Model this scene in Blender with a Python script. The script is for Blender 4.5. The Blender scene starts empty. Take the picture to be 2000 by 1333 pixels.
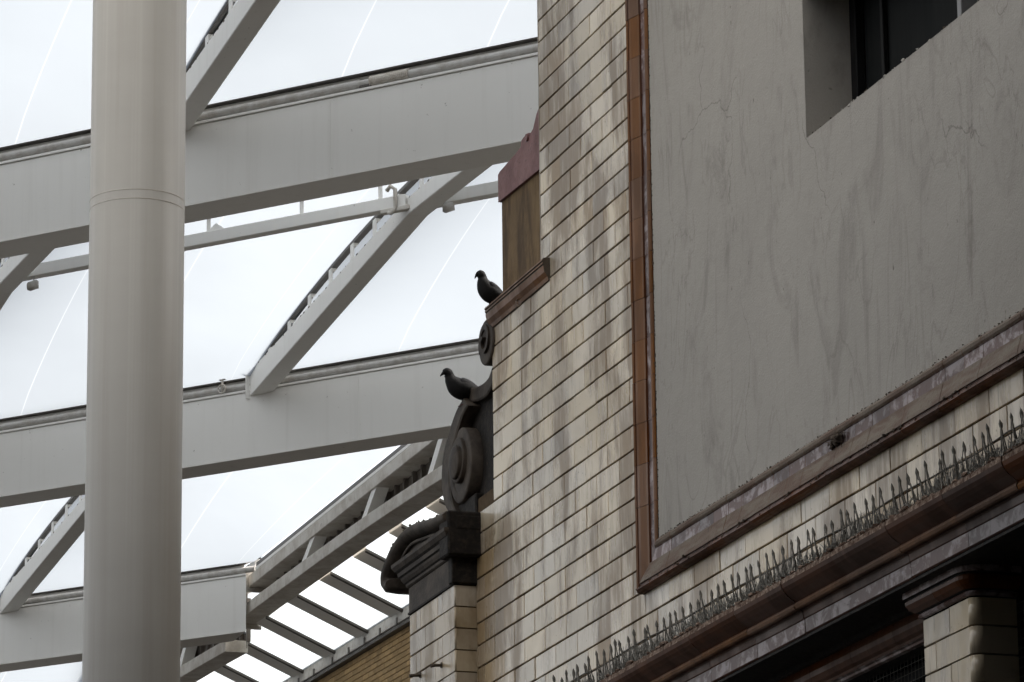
import bpy, bmesh, math, random
from mathutils import Vector, Matrix, Quaternion
random.seed(7)
SC = bpy.context.scene
COL = SC.collection
PI = math.pi

# ------------------------------------------------------------------ camera, sky, sun, exposure
cam_d = bpy.data.cameras.new("camera")
cam_d.sensor_width = 36.0
cam_d.lens = 8459.0 / 2000.0 * 36.0
cam_d.clip_start = 0.1
cam_d.clip_end = 6000.0
cam = bpy.data.objects.new("camera", cam_d)
COL.objects.link(cam)
CAMP = Vector((0, 0, 1.6))
UPC = Vector((-343, 30146, -8459)).normalized()          # world up seen in camera axes
FWC = Vector((0, 0, -1))
YC = (FWC - UPC * FWC.dot(UPC)).normalized()
XC = YC.cross(UPC)
RW = Matrix((XC, YC, UPC))                               # camera axes -> world axes
cam.matrix_world = Matrix.Translation(CAMP) @ RW.to_4x4()
SC.camera = cam

SUN_EL, SUN_AZ = math.radians(50), math.radians(75)    # azimuth clockwise from +Y
world = bpy.data.worlds.new("World")
SC.world = world
world.use_nodes = True
wn = world.node_tree
for n in list(wn.nodes):
    wn.nodes.remove(n)
wo = wn.nodes.new("ShaderNodeOutputWorld")
wb = wn.nodes.new("ShaderNodeBackground")
ws = wn.nodes.new("ShaderNodeTexSky")
ws.sky_type = 'NISHITA'
ws.sun_disc = False
ws.sun_elevation = SUN_EL
ws.sun_rotation = SUN_AZ
ws.air_density = 1.0
ws.dust_density = 4.0
ws.ozone_density = 0.6
wb.inputs[1].default_value = 0.12
whs = wn.nodes.new("ShaderNodeHueSaturation")          # thin cloud cover: a paler sky
whs.inputs["Saturation"].default_value = 0.22
wn.links.new(ws.outputs[0], whs.inputs["Color"])
wn.links.new(whs.outputs[0], wb.inputs[0])
wn.links.new(wb.outputs[0], wo.inputs[0])

sun_d = bpy.data.lights.new("sun", 'SUN')
sun_d.energy = 1.4
sun_d.angle = math.radians(14)
sun_d.color = (1.0, 0.95, 0.88)
sun = bpy.data.objects.new("sun", sun_d)
COL.objects.link(sun)
sdir = Vector((math.sin(SUN_AZ) * math.cos(SUN_EL), math.cos(SUN_AZ) * math.cos(SUN_EL), math.sin(SUN_EL)))
sun.rotation_euler = sdir.to_track_quat('Z', 'Y').to_euler()
sun.location = (60, 20, 60)

SC.view_settings.view_transform = 'Standard'
SC.view_settings.look = 'None'
SC.view_settings.exposure = 1.56
SC.view_settings.gamma = 1.0
SC.view_settings.use_curve_mapping = False
SC.render.engine = 'CYCLES'
SC.cycles.use_denoising = True
SC.cycles.max_bounces = 7
SC.cycles.diffuse_bounces = 3
SC.cycles.transparent_max_bounces = 12
SC.cycles.sample_clamp_indirect = 6.0

# ------------------------------------------------------------------ frames of reference
SD = Vector((0.31959206, -0.94755523, 0))      # along the facade, towards the viewer
ND = Vector((-0.94755523, -0.31959206, 0))     # out of the facade
ORG = Vector((0, 30, 0))
GD = Vector((-math.sin(math.radians(60)), math.cos(math.radians(60)), 0))   # along the girders, to the left
GN = Vector((-0.5, -math.sin(math.radians(60)), 0))                         # out of the girder faces, to the viewer
ROT_WALL = math.atan2(SD.y, SD.x)
ROT_GIRD = math.atan2(-GD.y, -GD.x)

def ray(px, py):
    return (RW @ Vector((px - 1000.0, 666.5 - py, -8459.0))).normalized()
def hit(px, py, P, n):                          # where a sight line meets a plane of the building
    d = ray(px, py)
    return CAMP + d * ((P - CAMP).dot(n) / d.dot(n))
def wl(px, py, n=0.0):                          # facade plane at projection n -> (s, z)
    P = hit(px, py, ORG + ND * n, ND)
    return (P - ORG).dot(SD), P.z
def wpt(s, n, z):
    return ORG + SD * s + ND * n + Vector((0, 0, z))

# ------------------------------------------------------------------ materials
class NB:
    def __init__(self, name):
        self.m = bpy.data.materials.new(name)
        self.m.use_nodes = True
        self.t = self.m.node_tree
        for n in list(self.t.nodes):
            self.t.nodes.remove(n)
        self.out = self.t.nodes.new("ShaderNodeOutputMaterial")
        self._pos = None
    def N(self, typ, **kw):
        n = self.t.nodes.new(typ)
        for k, v in kw.items():
            setattr(n, k, v)
        return n
    def L(self, a, b):
        self.t.links.new(a, b)
    def setin(self, node, key, v):
        if hasattr(v, "is_output") or isinstance(v, bpy.types.NodeSocket):
            self.L(v, node.inputs[key])
        else:
            node.inputs[key].default_value = v
    def math(self, op, a, b=0.0, c=0.0, clamp=False):
        n = self.N("ShaderNodeMath", operation=op, use_clamp=clamp)
        self.setin(n, 0, a); self.setin(n, 1, b); self.setin(n, 2, c)
        return n.outputs[0]
    def pos(self):
        if self._pos is None:
            self._pos = self.N("ShaderNodeNewGeometry").outputs["Position"]
        return self._pos
    def wallvec(self, ks, kn, kz, axis=None):
        a = axis or SD
        b = Vector((-a.y, a.x, 0))
        o = []
        for d, k in ((a, ks), (b, kn), (Vector((0, 0, 1)), kz)):
            n = self.N("ShaderNodeVectorMath", operation='DOT_PRODUCT')
            self.L(self.pos(), n.inputs[0])
            n.inputs[1].default_value = d * k
            o.append(n.outputs["Value"])
        c = self.N("ShaderNodeCombineXYZ")
        for i in range(3):
            self.L(o[i], c.inputs[i])
        return c.outputs[0]
    def noise(self, vec, scale=1.0, detail=4.0, rough=0.55, dist=0.0):
        n = self.N("ShaderNodeTexNoise")
        if vec is not None:
            self.L(vec, n.inputs["Vector"])
        n.inputs["Scale"].default_value = scale
        n.inputs["Detail"].default_value = detail
        n.inputs["Roughness"].default_value = rough
        n.inputs["Distortion"].default_value = dist
        return n.outputs["Fac"]
    def vor(self, vec, scale, feature='DISTANCE_TO_EDGE'):
        n = self.N("ShaderNodeTexVoronoi", feature=feature)
        self.L(vec, n.inputs["Vector"])
        n.inputs["Scale"].default_value = scale
        return n.outputs["Distance"]
    def ramp(self, f, lo, hi, a=0.0, b=1.0):
        n = self.N("ShaderNodeMapRange", clamp=True)
        n.interpolation_type = 'SMOOTHSTEP'
        self.setin(n, 0, f)
        n.inputs[1].default_value = lo; n.inputs[2].default_value = hi
        n.inputs[3].default_value = a; n.inputs[4].default_value = b
        return n.outputs[0]
    def mix(self, f, a, b, blend='MIX'):
        n = self.N("ShaderNodeMix", data_type='RGBA', blend_type=blend)
        self.setin(n, 0, f)
        for k, v in ((6, a), (7, b)):
            if isinstance(v, (tuple, list)):
                n.inputs[k].default_value = (*v[:3], 1)
            else:
                self.L(v, n.inputs[k])
        return n.outputs[2]
    def rnd(self):
        return self.N("ShaderNodeObjectInfo").outputs["Random"]
    def bump(self, h, strength=0.3, dist=0.01):
        n = self.N("ShaderNodeBump")
        n.inputs["Strength"].default_value = strength
        n.inputs["Distance"].default_value = dist
        self.L(h, n.inputs["Height"])
        return n.outputs[0]
    def bsdf(self, color, rough=0.5, spec=0.5, normal=None, metal=0.0, coat=0.0):
        n = self.N("ShaderNodeBsdfPrincipled")
        if isinstance(color, (tuple, list)):
            n.inputs["Base Color"].default_value = (*color[:3], 1)
        else:
            self.L(color, n.inputs["Base Color"])
        self.setin(n, "Roughness", rough)
        self.setin(n, "Specular IOR Level", spec)
        n.inputs["Metallic"].default_value = metal
        n.inputs["Coat Weight"].default_value = coat
        n.inputs["Coat Roughness"].default_value = 0.12
        if normal is not None:
            self.L(normal, n.inputs["Normal"])
        self.L(n.outputs[0], self.out.inputs[0])
        return n

M = {}
def mk(name):
    b = NB(name)
    M[name] = b.m
    return b

def glaze(name, clean, dirty, dark, streak=0.55, spec=0.5, r0=0.16, r1=0.42, var=0.25, spots=0.5, stain=False):
    b = mk(name)
    broad = b.noise(b.wallvec(2.6, 1.0, 0.75), 1.0, 6, 0.64, 0.25)
    fine = b.noise(b.wallvec(17, 8, 1.0), 1.0, 4, 0.6)
    blot = b.noise(b.wallvec(1.1, 1, 0.9), 1.0, 3, 0.5, 0.6)
    m = b.math('ADD', b.math('MULTIPLY', broad, 0.83), b.math('MULTIPLY', fine, 0.17))
    f = b.ramp(m, 0.43, 0.57)
    c = b.mix(b.math('MULTIPLY', f, streak), clean, dirty)
    c = b.mix(b.math('MULTIPLY', b.ramp(blot, 0.45, 0.75), 0.35), c, dirty)
    if stain:                                   # tide mark of old dirt spreading from the corner pier
        sep = b.N("ShaderNodeSeparateXYZ"); b.L(b.wallvec(1, 1, 1), sep.inputs[0])
        so = SD.dot(Vector((0, 30, 0)))
        wob = b.math('MULTIPLY_ADD', b.noise(b.wallvec(3.0, 1, 3.0), 1.0, 5, 0.65, 0.5), 1.3, -0.65)
        sx = b.math('ADD', b.math('SUBTRACT', sep.outputs[0], so), wob)
        fz = b.ramp(sep.outputs[2], 8.70, 9.0, 1.0, 0.0)
        fs = b.ramp(sx, -0.36, -0.30, 1.0, 0.0)
        c = b.mix(b.math('MULTIPLY', b.math('MULTIPLY', fz, fs), 0.75), c, dirty)
    # thin run marks
    run = b.ramp(b.noise(b.wallvec(55, 9, 2.6), 1.0, 2, 0.5), 0.63, 0.74)
    c = b.mix(b.math('MULTIPLY', run, 0.5 * spots), c, dark)
    sp = b.ramp(b.noise(b.wallvec(46, 20, 30), 1.0, 2, 0.5), 0.70, 0.78)
    c = b.mix(b.math('MULTIPLY', sp, 0.75 * spots), c, dark)
    r = b.rnd()
    hsv = b.N("ShaderNodeHueSaturation")
    b.L(c, hsv.inputs["Color"])
    b.L(b.math('MULTIPLY_ADD', r, var, 1.0 - var * 0.5), hsv.inputs["Value"])
    b.L(b.math('MULTIPLY_ADD', b.math('FRACT', b.math('MULTIPLY', r, 17.3)), 0.4, 0.8), hsv.inputs["Saturation"])
    rough = b.ramp(m, 0.38, 0.62, r0, r1)
    h = b.noise(b.wallvec(7, 7, 9), 1.0, 3, 0.5)
    b.bsdf(hsv.outputs[0], rough, spec, b.bump(h, 0.12, 0.012))
    return b

glaze('tile', (0.65, 0.555, 0.41), (0.245, 0.175, 0.103), (0.035, 0.023, 0.014), 0.92, 0.5, 0.12, 0.45, var=0.3, spots=0.75, stain=True)
glaze('tile_warm', (0.46, 0.385, 0.285), (0.25, 0.19, 0.12), (0.04, 0.026, 0.016), 0.85, 0.3, var=0.2)
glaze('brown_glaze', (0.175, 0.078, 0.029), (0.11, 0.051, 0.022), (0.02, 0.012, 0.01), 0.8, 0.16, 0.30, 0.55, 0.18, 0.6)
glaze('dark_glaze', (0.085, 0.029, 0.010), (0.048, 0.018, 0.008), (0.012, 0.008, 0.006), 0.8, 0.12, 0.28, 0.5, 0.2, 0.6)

b = mk('purple_glaze')
n1 = b.noise(b.wallvec(4.5, 6, 6.0), 1.0, 6, 0.68, 0.8)
n2 = b.noise(b.wallvec(16, 10, 12), 1.0, 3, 0.6)
f = b.ramp(b.math('ADD', b.math('MULTIPLY', n1, 0.7), b.math('MULTIPLY', n2, 0.3)), 0.46, 0.58)
c = b.mix(f, (0.095, 0.048, 0.037), (0.30, 0.25, 0.245))
hsv = b.N("ShaderNodeHueSaturation"); b.L(c, hsv.inputs["Color"])
b.L(b.math('MULTIPLY_ADD', b.rnd(), 0.6, 0.65), hsv.inputs["Value"])
b.bsdf(hsv.outputs[0], 0.4, 0.3, b.bump(n2, 0.2, 0.01))

b = mk('dusty_brown')
n1 = b.noise(b.wallvec(3, 6, 14), 1.0, 5, 0.65, 0.4)
n2 = b.noise(b.pos(), 45, 4, 0.65)
c = b.mix(b.ramp(n1, 0.38, 0.62), (0.10, 0.055, 0.032), (0.15, 0.115, 0.082))
c = b.mix(b.math('MULTIPLY', b.ramp(n2, 0.58, 0.72), 0.8), c, (0.035, 0.028, 0.02))
b.bsdf(c, 0.65, 0.35, b.bump(n2, 0.5, 0.012))

b = mk('mortar')
n1 = b.noise(b.pos(), 22, 4, 0.6)
b.bsdf(b.mix(n1, (0.045, 0.028, 0.015), (0.12, 0.082, 0.046)), 0.9, 0.2, b.bump(n1, 0.4, 0.01))

b = mk('plaster')
w = b.noise(b.wallvec(1.0, 1, 0.9), 1.0, 6, 0.6, 0.3)
st = b.noise(b.wallvec(5.0, 2, 0.55), 1.0, 5, 0.62, 0.9)
c = b.mix(w, (0.318, 0.298, 0.268), (0.410, 0.386, 0.347))
c = b.mix(b.math('MULTIPLY', b.ramp(st, 0.56, 0.70), 0.30), c, (0.15, 0.135, 0.115))
bl = b.noise(b.wallvec(2.0, 1, 0.9), 1.0, 6, 0.66, 1.8)
c = b.mix(b.math('MULTIPLY', b.ramp(bl, 0.52, 0.70), 0.34), c, (0.15, 0.136, 0.117))
fl = b.noise(b.wallvec(1.5, 1, 0.55), 1.0, 3, 0.55, 2.2)
fl = b.ramp(b.math('ABSOLUTE', b.math('SUBTRACT', fl, 0.5)), 0.0, 0.022, 1.0, 0.0)
fm = b.ramp(b.noise(b.wallvec(1.1, 1, 0.9), 1.0, 3, 0.5), 0.42, 0.60)
c = b.mix(b.math('MULTIPLY', b.math('MULTIPLY', fl, fm), 0.26), c, (0.14, 0.125, 0.105))
gr = b.noise(b.pos(), 130, 2, 0.7)
c = b.mix(b.ramp(gr, 0.3, 0.7, 0.0, 0.16), c, (0.20, 0.18, 0.155))
fine = b.noise(b.wallvec(30, 8, 3.0), 1.0, 3, 0.6)
c = b.mix(b.math('MULTIPLY', b.ramp(fine, 0.62, 0.76), 0.16), c, (0.13, 0.115, 0.10))
dist = b.N("ShaderNodeTexNoise"); dist.inputs["Scale"].default_value = 2.2; dist.inputs["Detail"].default_value = 6
b.L(b.pos(), dist.inputs["Vector"])
va = b.N("ShaderNodeVectorMath", operation='MULTIPLY_ADD')
b.L(dist.outputs["Color"], va.inputs[0]); va.inputs[1].default_value = (0.55, 0.55, 0.55); b.L(b.wallvec(1.0, 0.2, 0.55), va.inputs[2])
ck = b.vor(va.outputs[0], 0.62)
crk = b.math('MULTIPLY', b.ramp(ck, 0.0, 0.0045, 1.0, 0.0), b.ramp(b.noise(b.pos(), 0.8, 2), 0.50, 0.62))
c = b.mix(b.math('MULTIPLY', crk, 0.5), c, (0.09, 0.08, 0.068))
sp = b.ramp(b.noise(b.wallvec(26, 10, 12), 1.0, 2, 0.5), 0.725, 0.79)
c = b.mix(b.math('MULTIPLY', sp, 0.7), c, (0.07, 0.06, 0.05))
g = b.noise(b.pos(), 70, 3, 0.6)
g2 = b.noise(b.pos(), 6, 4, 0.6)
hh = b.math('ADD', b.math('MULTIPLY', g, 0.5), b.math('MULTIPLY', g2, 1.2))
b.bsdf(c, 0.85, 0.25, b.bump(hh, 0.35, 0.012))

b = mk('steel_paint')
st = b.noise(b.wallvec(9, 9, 0.35), 1.0, 4, 0.6)
bl = b.noise(b.pos(), 0.7, 5, 0.6)
c = b.mix(bl, (0.80, 0.775, 0.725), (0.87, 0.85, 0.81))
c = b.mix(b.math('MULTIPLY', b.ramp(st, 0.50, 0.75), 0.10), c, (0.45, 0.41, 0.35))
sp = b.ramp(b.noise(b.pos(), 16, 3, 0.6), 0.70, 0.77)
c = b.mix(b.math('MULTIPLY', sp, 0.55), c, (0.19, 0.15, 0.11))
b.bsdf(c, 0.5, 0.35, b.bump(b.noise(b.pos(), 3, 3), 0.05, 0.02))

b = mk('column_paint')
st = b.noise(b.wallvec(11, 11, 0.22), 1.0, 4, 0.6)
bl = b.noise(b.wallvec(0.35, 0.35, 1.6), 1.0, 5, 0.65)
c = b.mix(bl, (0.315, 0.298, 0.268), (0.375, 0.358, 0.326))
c = b.mix(b.math('MULTIPLY', b.ramp(st, 0.45, 0.70), 0.35), c, (0.26, 0.238, 0.204))
sp = b.ramp(b.noise(b.pos(), 14, 3, 0.6), 0.73, 0.79)
c = b.mix(b.math('MULTIPLY', sp, 0.4), c, (0.2, 0.17, 0.13))
lt = b.ramp(b.noise(b.wallvec(14, 14, 0.06), 1.0, 2, 0.5), 0.60, 0.72)
c = b.mix(b.math('MULTIPLY', lt, 0.35), c, (0.42, 0.40, 0.37))
b.bsdf(c, 0.5, 0.3, b.bump(b.noise(b.wallvec(6, 6, 1.2), 1.0, 3), 0.06, 0.02))

b = mk('dirty_steel')
st = b.noise(b.pos(), 3.2, 6, 0.68, 0.5)
c = b.mix(b.ramp(st, 0.35, 0.68), (0.60, 0.565, 0.51), (0.43, 0.38, 0.32))
sp = b.ramp(b.noise(b.pos(), 14, 3, 0.6), 0.62, 0.76)
c = b.mix(b.math('MULTIPLY', sp, 0.45), c, (0.16, 0.13, 0.10))
b.bsdf(c, 0.6, 0.3)

b = mk('grime')
n1 = b.noise(b.pos(), 18, 4, 0.65)
b.bsdf(b.mix(n1, (0.04, 0.032, 0.025), (0.13, 0.10, 0.075)), 0.85, 0.2)

b = mk('grey_metal')
n1 = b.noise(b.pos(), 9, 4, 0.65)
b.bsdf(b.mix(b.ramp(n1, 0.4, 0.65), (0.54, 0.52, 0.49), (0.42, 0.385, 0.345)), 0.45, 0.5)

b = mk('dark_metal')
n1 = b.noise(b.pos(), 10, 4, 0.6)
b.bsdf(b.mix(n1, (0.05, 0.045, 0.04), (0.12, 0.105, 0.09)), 0.5, 0.4)

b = mk('louvre_metal')
n1 = b.noise(b.wallvec(9, 6, 1), 1.0, 4, 0.6)
b.bsdf(b.mix(n1, (0.10, 0.085, 0.07), (0.19, 0.165, 0.14)), 0.6, 0.3)

def film(name, kt, kr, kd, tint, var=0.03):
    b = mk(name)
    n1 = b.noise(b.pos(), 0.16, 5, 0.6)
    col = b.mix(b.ramp(n1, 0.3, 0.7), tuple(x * (1 - var) for x in tint), tint)
    tr = b.N("ShaderNodeBsdfTranslucent"); b.L(col, tr.inputs[0])
    df = b.N("ShaderNodeBsdfDiffuse"); b.L(col, df.inputs[0])
    m1 = b.N("ShaderNodeMixShader"); m1.inputs[0].default_value = kd
    b.L(tr.outputs[0], m1.inputs[1]); b.L(df.outputs[0], m1.inputs[2])
    if kt:
        tp = b.N("ShaderNodeBsdfTransparent")
        m2 = b.N("ShaderNodeMixShader"); m2.inputs[0].default_value = kt
        b.L(m1.outputs[0], m2.inputs[1]); b.L(tp.outputs[0], m2.inputs[2]); m1 = m2
    b.L(m1.outputs[0], b.out.inputs[0])
film('roof_film', 0.0, 0.08, 0.10, (0.294, 0.316, 0.337), 0.11)
film('brightening_film', 0.0, 0.0, 0.10, (0.66, 0.66, 0.65))  # clearer than the visible film, added to let in more light
film('film_seam', 0.0, 0.0, 0.0, (0.338, 0.352, 0.366))
film('roof_glass', 0.0, 0.1, 0.0, (0.42, 0.45, 0.455), 0.14)

b = mk('dark_glass')
n1 = b.noise(b.wallvec(10, 3, 0.8), 1.0, 3)
b.bsdf(b.mix(n1, (0.006, 0.007, 0.008), (0.022, 0.023, 0.022)), 0.6, 0.02)
b = mk('blue_glass')
n1 = b.noise(b.wallvec(2, 3, 3), 1.0, 3)
b.bsdf(b.mix(n1, (0.008, 0.014, 0.02), (0.02, 0.035, 0.045)), 0.25, 0.25)
b = mk('window_frame')
b.bsdf(b.mix(b.noise(b.pos(), 12, 3), (0.16, 0.16, 0.16), (0.24, 0.24, 0.245)), 0.5, 0.4)
b = mk('black_frame')
b.bsdf(b.mix(b.noise(b.pos(), 12, 3), (0.006, 0.006, 0.006), (0.014, 0.014, 0.014)), 0.6, 0.12)

b = mk('carved_stone')
n1 = b.noise(b.pos(), 5, 5, 0.6, 0.3)
n2 = b.noise(b.pos(), 40, 4, 0.65)
c = b.mix(b.ramp(n1, 0.35, 0.68), (0.030, 0.022, 0.016), (0.078, 0.061, 0.046))
c = b.mix(b.math('MULTIPLY', b.ramp(n2, 0.58, 0.72), 0.5), c, (0.03, 0.024, 0.018))
b.bsdf(c, 0.7, 0.3, b.bump(n2, 0.4, 0.01))
b = mk('soot_shade')  # near black: sooty stone plus shade painted into the colour
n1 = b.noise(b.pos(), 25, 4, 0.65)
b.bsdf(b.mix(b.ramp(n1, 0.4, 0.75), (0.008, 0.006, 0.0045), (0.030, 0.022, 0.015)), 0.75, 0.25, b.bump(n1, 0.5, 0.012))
b = mk('moss_crust')
n1 = b.noise(b.pos(), 30, 5, 0.7)
b.bsdf(b.mix(n1, (0.04, 0.032, 0.024), (0.15, 0.125, 0.095)), 0.95, 0.1, b.bump(n1, 0.9, 0.02))

b = mk('red_coping')
n1 = b.noise(b.wallvec(5, 4, 4), 1.0, 5, 0.65)
n2 = b.noise(b.pos(), 35, 3, 0.6)
c = b.mix(b.ramp(n1, 0.35, 0.7), (0.15, 0.055, 0.050), (0.24, 0.115, 0.108))
c = b.mix(b.math('MULTIPLY', b.ramp(n2, 0.6, 0.72), 0.8), c, (0.06, 0.03, 0.025))
b.bsdf(c, 0.6, 0.4, b.bump(n2, 0.3, 0.01))
b = mk('stained_render')
n1 = b.noise(b.wallvec(6, 4, 1.3), 1.0, 6, 0.7, 0.5)
n2 = b.noise(b.wallvec(2, 2, 1.6), 1.0, 4, 0.6)
c = b.mix(b.ramp(n1, 0.33, 0.68), (0.075, 0.045, 0.022), (0.20, 0.13, 0.062))
c = b.mix(b.math('MULTIPLY', b.ramp(n2, 0.5, 0.75), 0.5), c, (0.06, 0.04, 0.025))
b.bsdf(c, 0.8, 0.25, b.bump(b.noise(b.pos(), 30, 3), 0.3, 0.01))

b = mk('yellow_brick')
n1 = b.noise(b.pos(), 14, 4, 0.65)
c = b.mix(n1, (0.33, 0.21, 0.095), (0.47, 0.32, 0.15))
hsv = b.N("ShaderNodeHueSaturation"); b.L(c, hsv.inputs["Color"])
b.L(b.math('MULTIPLY_ADD', b.rnd(), 0.4, 0.8), hsv.inputs["Value"])
b.bsdf(hsv.outputs[0], 0.8, 0.3)

b = mk('rusty_wire')
n1 = b.noise(b.pos(), 60, 3, 0.6)
b.bsdf(b.mix(n1, (0.055, 0.050, 0.041), (0.15, 0.138, 0.115)), 0.7, 0.3)
b = mk('dull_wire')
n1 = b.noise(b.pos(), 60, 3, 0.6)
b.bsdf(b.mix(n1, (0.14, 0.135, 0.115), (0.28, 0.265, 0.235)), 0.6, 0.3)
b = mk('rubble')
n1 = b.noise(b.pos(), 28, 5, 0.7)
b.bsdf(b.mix(b.ramp(n1, 0.35, 0.7), (0.09, 0.052, 0.036), (0.34, 0.26, 0.205)), 0.9, 0.1, b.bump(n1, 0.8, 0.02))

b = mk('pigeon_body')
n1 = b.noise(b.pos(), 90, 3, 0.6)
b.bsdf(b.mix(n1, (0.005, 0.005, 0.0055), (0.014, 0.013, 0.012)), 0.7, 0.2, b.bump(n1, 0.5, 0.004))
b = mk('pigeon_wing')
n1 = b.noise(b.pos(), 70, 3, 0.6)
b.bsdf(b.mix(n1, (0.009, 0.0095, 0.011), (0.026, 0.025, 0.028)), 0.7, 0.2, b.bump(n1, 0.6, 0.004))
b = mk('pigeon_foot')
b.bsdf((0.10, 0.03, 0.028), 0.6, 0.3)

b = mk('paving')
n1 = b.noise(b.pos(), 1.2, 5, 0.6)
b.bsdf(b.mix(n1, (0.045, 0.044, 0.042), (0.075, 0.073, 0.068)), 0.8, 0.3)
b = mk('masonry')
n1 = b.noise(b.pos(), 1.5, 5, 0.6)
b.bsdf(b.mix(n1, (0.16, 0.13, 0.10), (0.24, 0.20, 0.16)), 0.85, 0.25)

# ------------------------------------------------------------------ mesh helpers
def tag(o, label=None, cat=None, group=None, kind=None):
    if label: o["label"] = label
    if cat: o["category"] = cat
    if group: o["group"] = group
    if kind: o["kind"] = kind
    return o

def empty(name, loc, rz=0.0):
    o = bpy.data.objects.new(name, None)
    COL.objects.link(o)
    o.location = loc
    o.rotation_euler = (0, 0, rz)
    o.empty_display_size = 0.2
    return o

class MB:
    """collects faces, builds one mesh object"""
    def __init__(self):
        self.v, self.f, self.mi, self.sm = [], [], [], []
    def face(self, idx, mi=0, sm=False):
        self.f.append(idx); self.mi.append(mi); self.sm.append(sm)
    def box(self, a, b, mi=0):
        (x0, y0, z0), (x1, y1, z1) = a, b
        k = len(self.v)
        self.v += [(x0, y0, z0), (x1, y0, z0), (x1, y1, z0), (x0, y1, z0), (x0, y0, z1), (x1, y0, z1), (x1, y1, z1), (x0, y1, z1)]
        for q in ((3, 2, 1, 0), (4, 5, 6, 7), (0, 1, 5, 4), (1, 2, 6, 5), (2, 3, 7, 6), (3, 0, 4, 7)):
            self.face([k + i for i in q], mi)
        return self
    def bbox(self, a, b, r=0.006, mi=0):
        """box with chamfered edges"""
        bm = bmesh.new()
        bmesh.ops.create_cube(bm, size=1.0)
        for v in bm.verts:
            v.co = Vector([a[i] + (v.co[i] + 0.5) * (b[i] - a[i]) for i in range(3)])
        bmesh.ops.bevel(bm, geom=list(bm.edges), offset=r, segments=1, affect='EDGES')
        self.add_bm(bm, mi)
        return self
    def add_bm(self, bm, mi=0, sm=False, mat=None):
        k = len(self.v)
        bm.verts.index_update()
        for v in bm.verts:
            c = mat @ v.co if mat else v.co
            self.v.append(tuple(c))
        for f in bm.faces:
            self.face([k + v.index for v in f.verts], mi, sm)
        bm.free()
    def extrude(self, prof, xa, xb, axis='x', mi=None, caps=True, sm=False, ma=None, mb=None):
        """profile [(y,z)] closed, extruded along x from xa to xb; mi: list of material per side.
        ma/mb: functions (y,z)->x offset for mitres"""
        k = len(self.v); n = len(prof)
        for (y, z) in prof:
            self.v.append((xa + (ma(y, z) if ma else 0), y, z))
        for (y, z) in prof:
            self.v.append((xb + (mb(y, z) if mb else 0), y, z))
        for i in range(n):
            j = (i + 1) % n
            m = mi[i] if isinstance(mi, (list, tuple)) else (mi or 0)
            self.face([k + i, k + j, k + n + j, k + n + i], m, sm)
        if caps:
            m = mi[0] if isinstance(mi, (list, tuple)) else (mi or 0)
            self.face([k + n - 1 - i for i in range(n)], m)
            self.face([k + n + i for i in range(n)], m)
        return self
    def tube(self, pts, rad, seg=8, mi=0, cap=True, sm=True):
        pts = [Vector(p) for p in pts]
        n = len(pts)
        if not isinstance(rad, (list, tuple)):
            rad = [rad] * n
        k = len(self.v)
        up = None
        for i, p in enumerate(pts):
            d = (pts[min(i + 1, n - 1)] - pts[max(i - 1, 0)]).normalized()
            if up is None:
                up = Vector((0, 0, 1)) if abs(d.z) < 0.9 else Vector((1, 0, 0))
            a = d.cross(up).normalized()
            bb = a.cross(d).normalized()
            up = bb
            for j in range(seg):
                t = 2 * PI * j / seg
                self.v.append(tuple(p + (a * math.cos(t) + bb * math.sin(t)) * rad[i]))
        for i in range(n - 1):
            for j in range(seg):
                q = (j + 1) % seg
                self.face([k + i * seg + j, k + i * seg + q, k + (i + 1) * seg + q, k + (i + 1) * seg + j], mi, sm)
        if cap:
            self.face([k + seg - 1 - j for j in range(seg)], mi)
            self.face([k + (n - 1) * seg + j for j in range(seg)], mi)
        return self
    def ring(self, loops, mi=0, sm=True, cap=True, closed=True):
        """loft through loops of points"""
        k = len(self.v); n = len(loops[0])
        for lp in loops:
            self.v += [tuple(p) for p in lp]
        for i in range(len(loops) - 1):
            for j in range(n if closed else n - 1):
                q = (j + 1) % n
                self.face([k + i * n + j, k + i * n + q, k + (i + 1) * n + q, k + (i + 1) * n + j], mi, sm)
        if cap:
            self.face([k + n - 1 - j for j in range(n)], mi)
            self.face([k + (len(loops) - 1) * n + j for j in range(n)], mi)
        return self
    def mesh(self, name, mats):
        me = bpy.data.meshes.new(name)
        me.from_pydata(self.v, [], self.f)
        for m in (mats if isinstance(mats, (list, tuple)) else [mats]):
            me.materials.append(M[m])
        me.polygons.foreach_set("material_index", self.mi)
        me.polygons.foreach_set("use_smooth", self.sm)
        bm = bmesh.new(); bm.from_mesh(me)
        bmesh.ops.delete(bm, geom=[v for v in bm.verts if not v.link_faces], context='VERTS')
        bmesh.ops.recalc_face_normals(bm, faces=bm.faces)
        bm.to_mesh(me); bm.free()
        me.update()
        return me
    def build(self, name, mats, parent=None):
        return link(name, self.mesh(name, mats), parent)

def link(name, me, parent=None, loc=None, rot=None):
    o = bpy.data.objects.new(name, me)
    COL.objects.link(o)
    if parent: o.parent = parent
    if loc is not None: o.location = loc
    if rot is not None: o.rotation_euler = rot
    return o

def rough_loop(pts, amp, seed=0):
    r = random.Random(seed)
    return [(x + r.uniform(-amp, amp), y + r.uniform(-amp, amp)) for x, y in pts]

# ------------------------------------------------------------------ ground
g = MB()
g.v += [(-600, -600, 0), (600, -600, 0), (600, 900, 0), (-600, 900, 0)]
g.face([0, 1, 2, 3])
go = g.build('ground', 'paving')
tag(go, kind='structure')

# ================================================================== STATION BUILDING (local x = s, local y = -n, z up)
BLD = empty('station_building', ORG, ROT_WALL)
tag(BLD, 'cream tiled station building with brown moulded frame around grey plaster wall', 'building')

ZC, CH = 7.458, 0.16443          # course line and course height
TW = 0.4445                      # tile length
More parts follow.
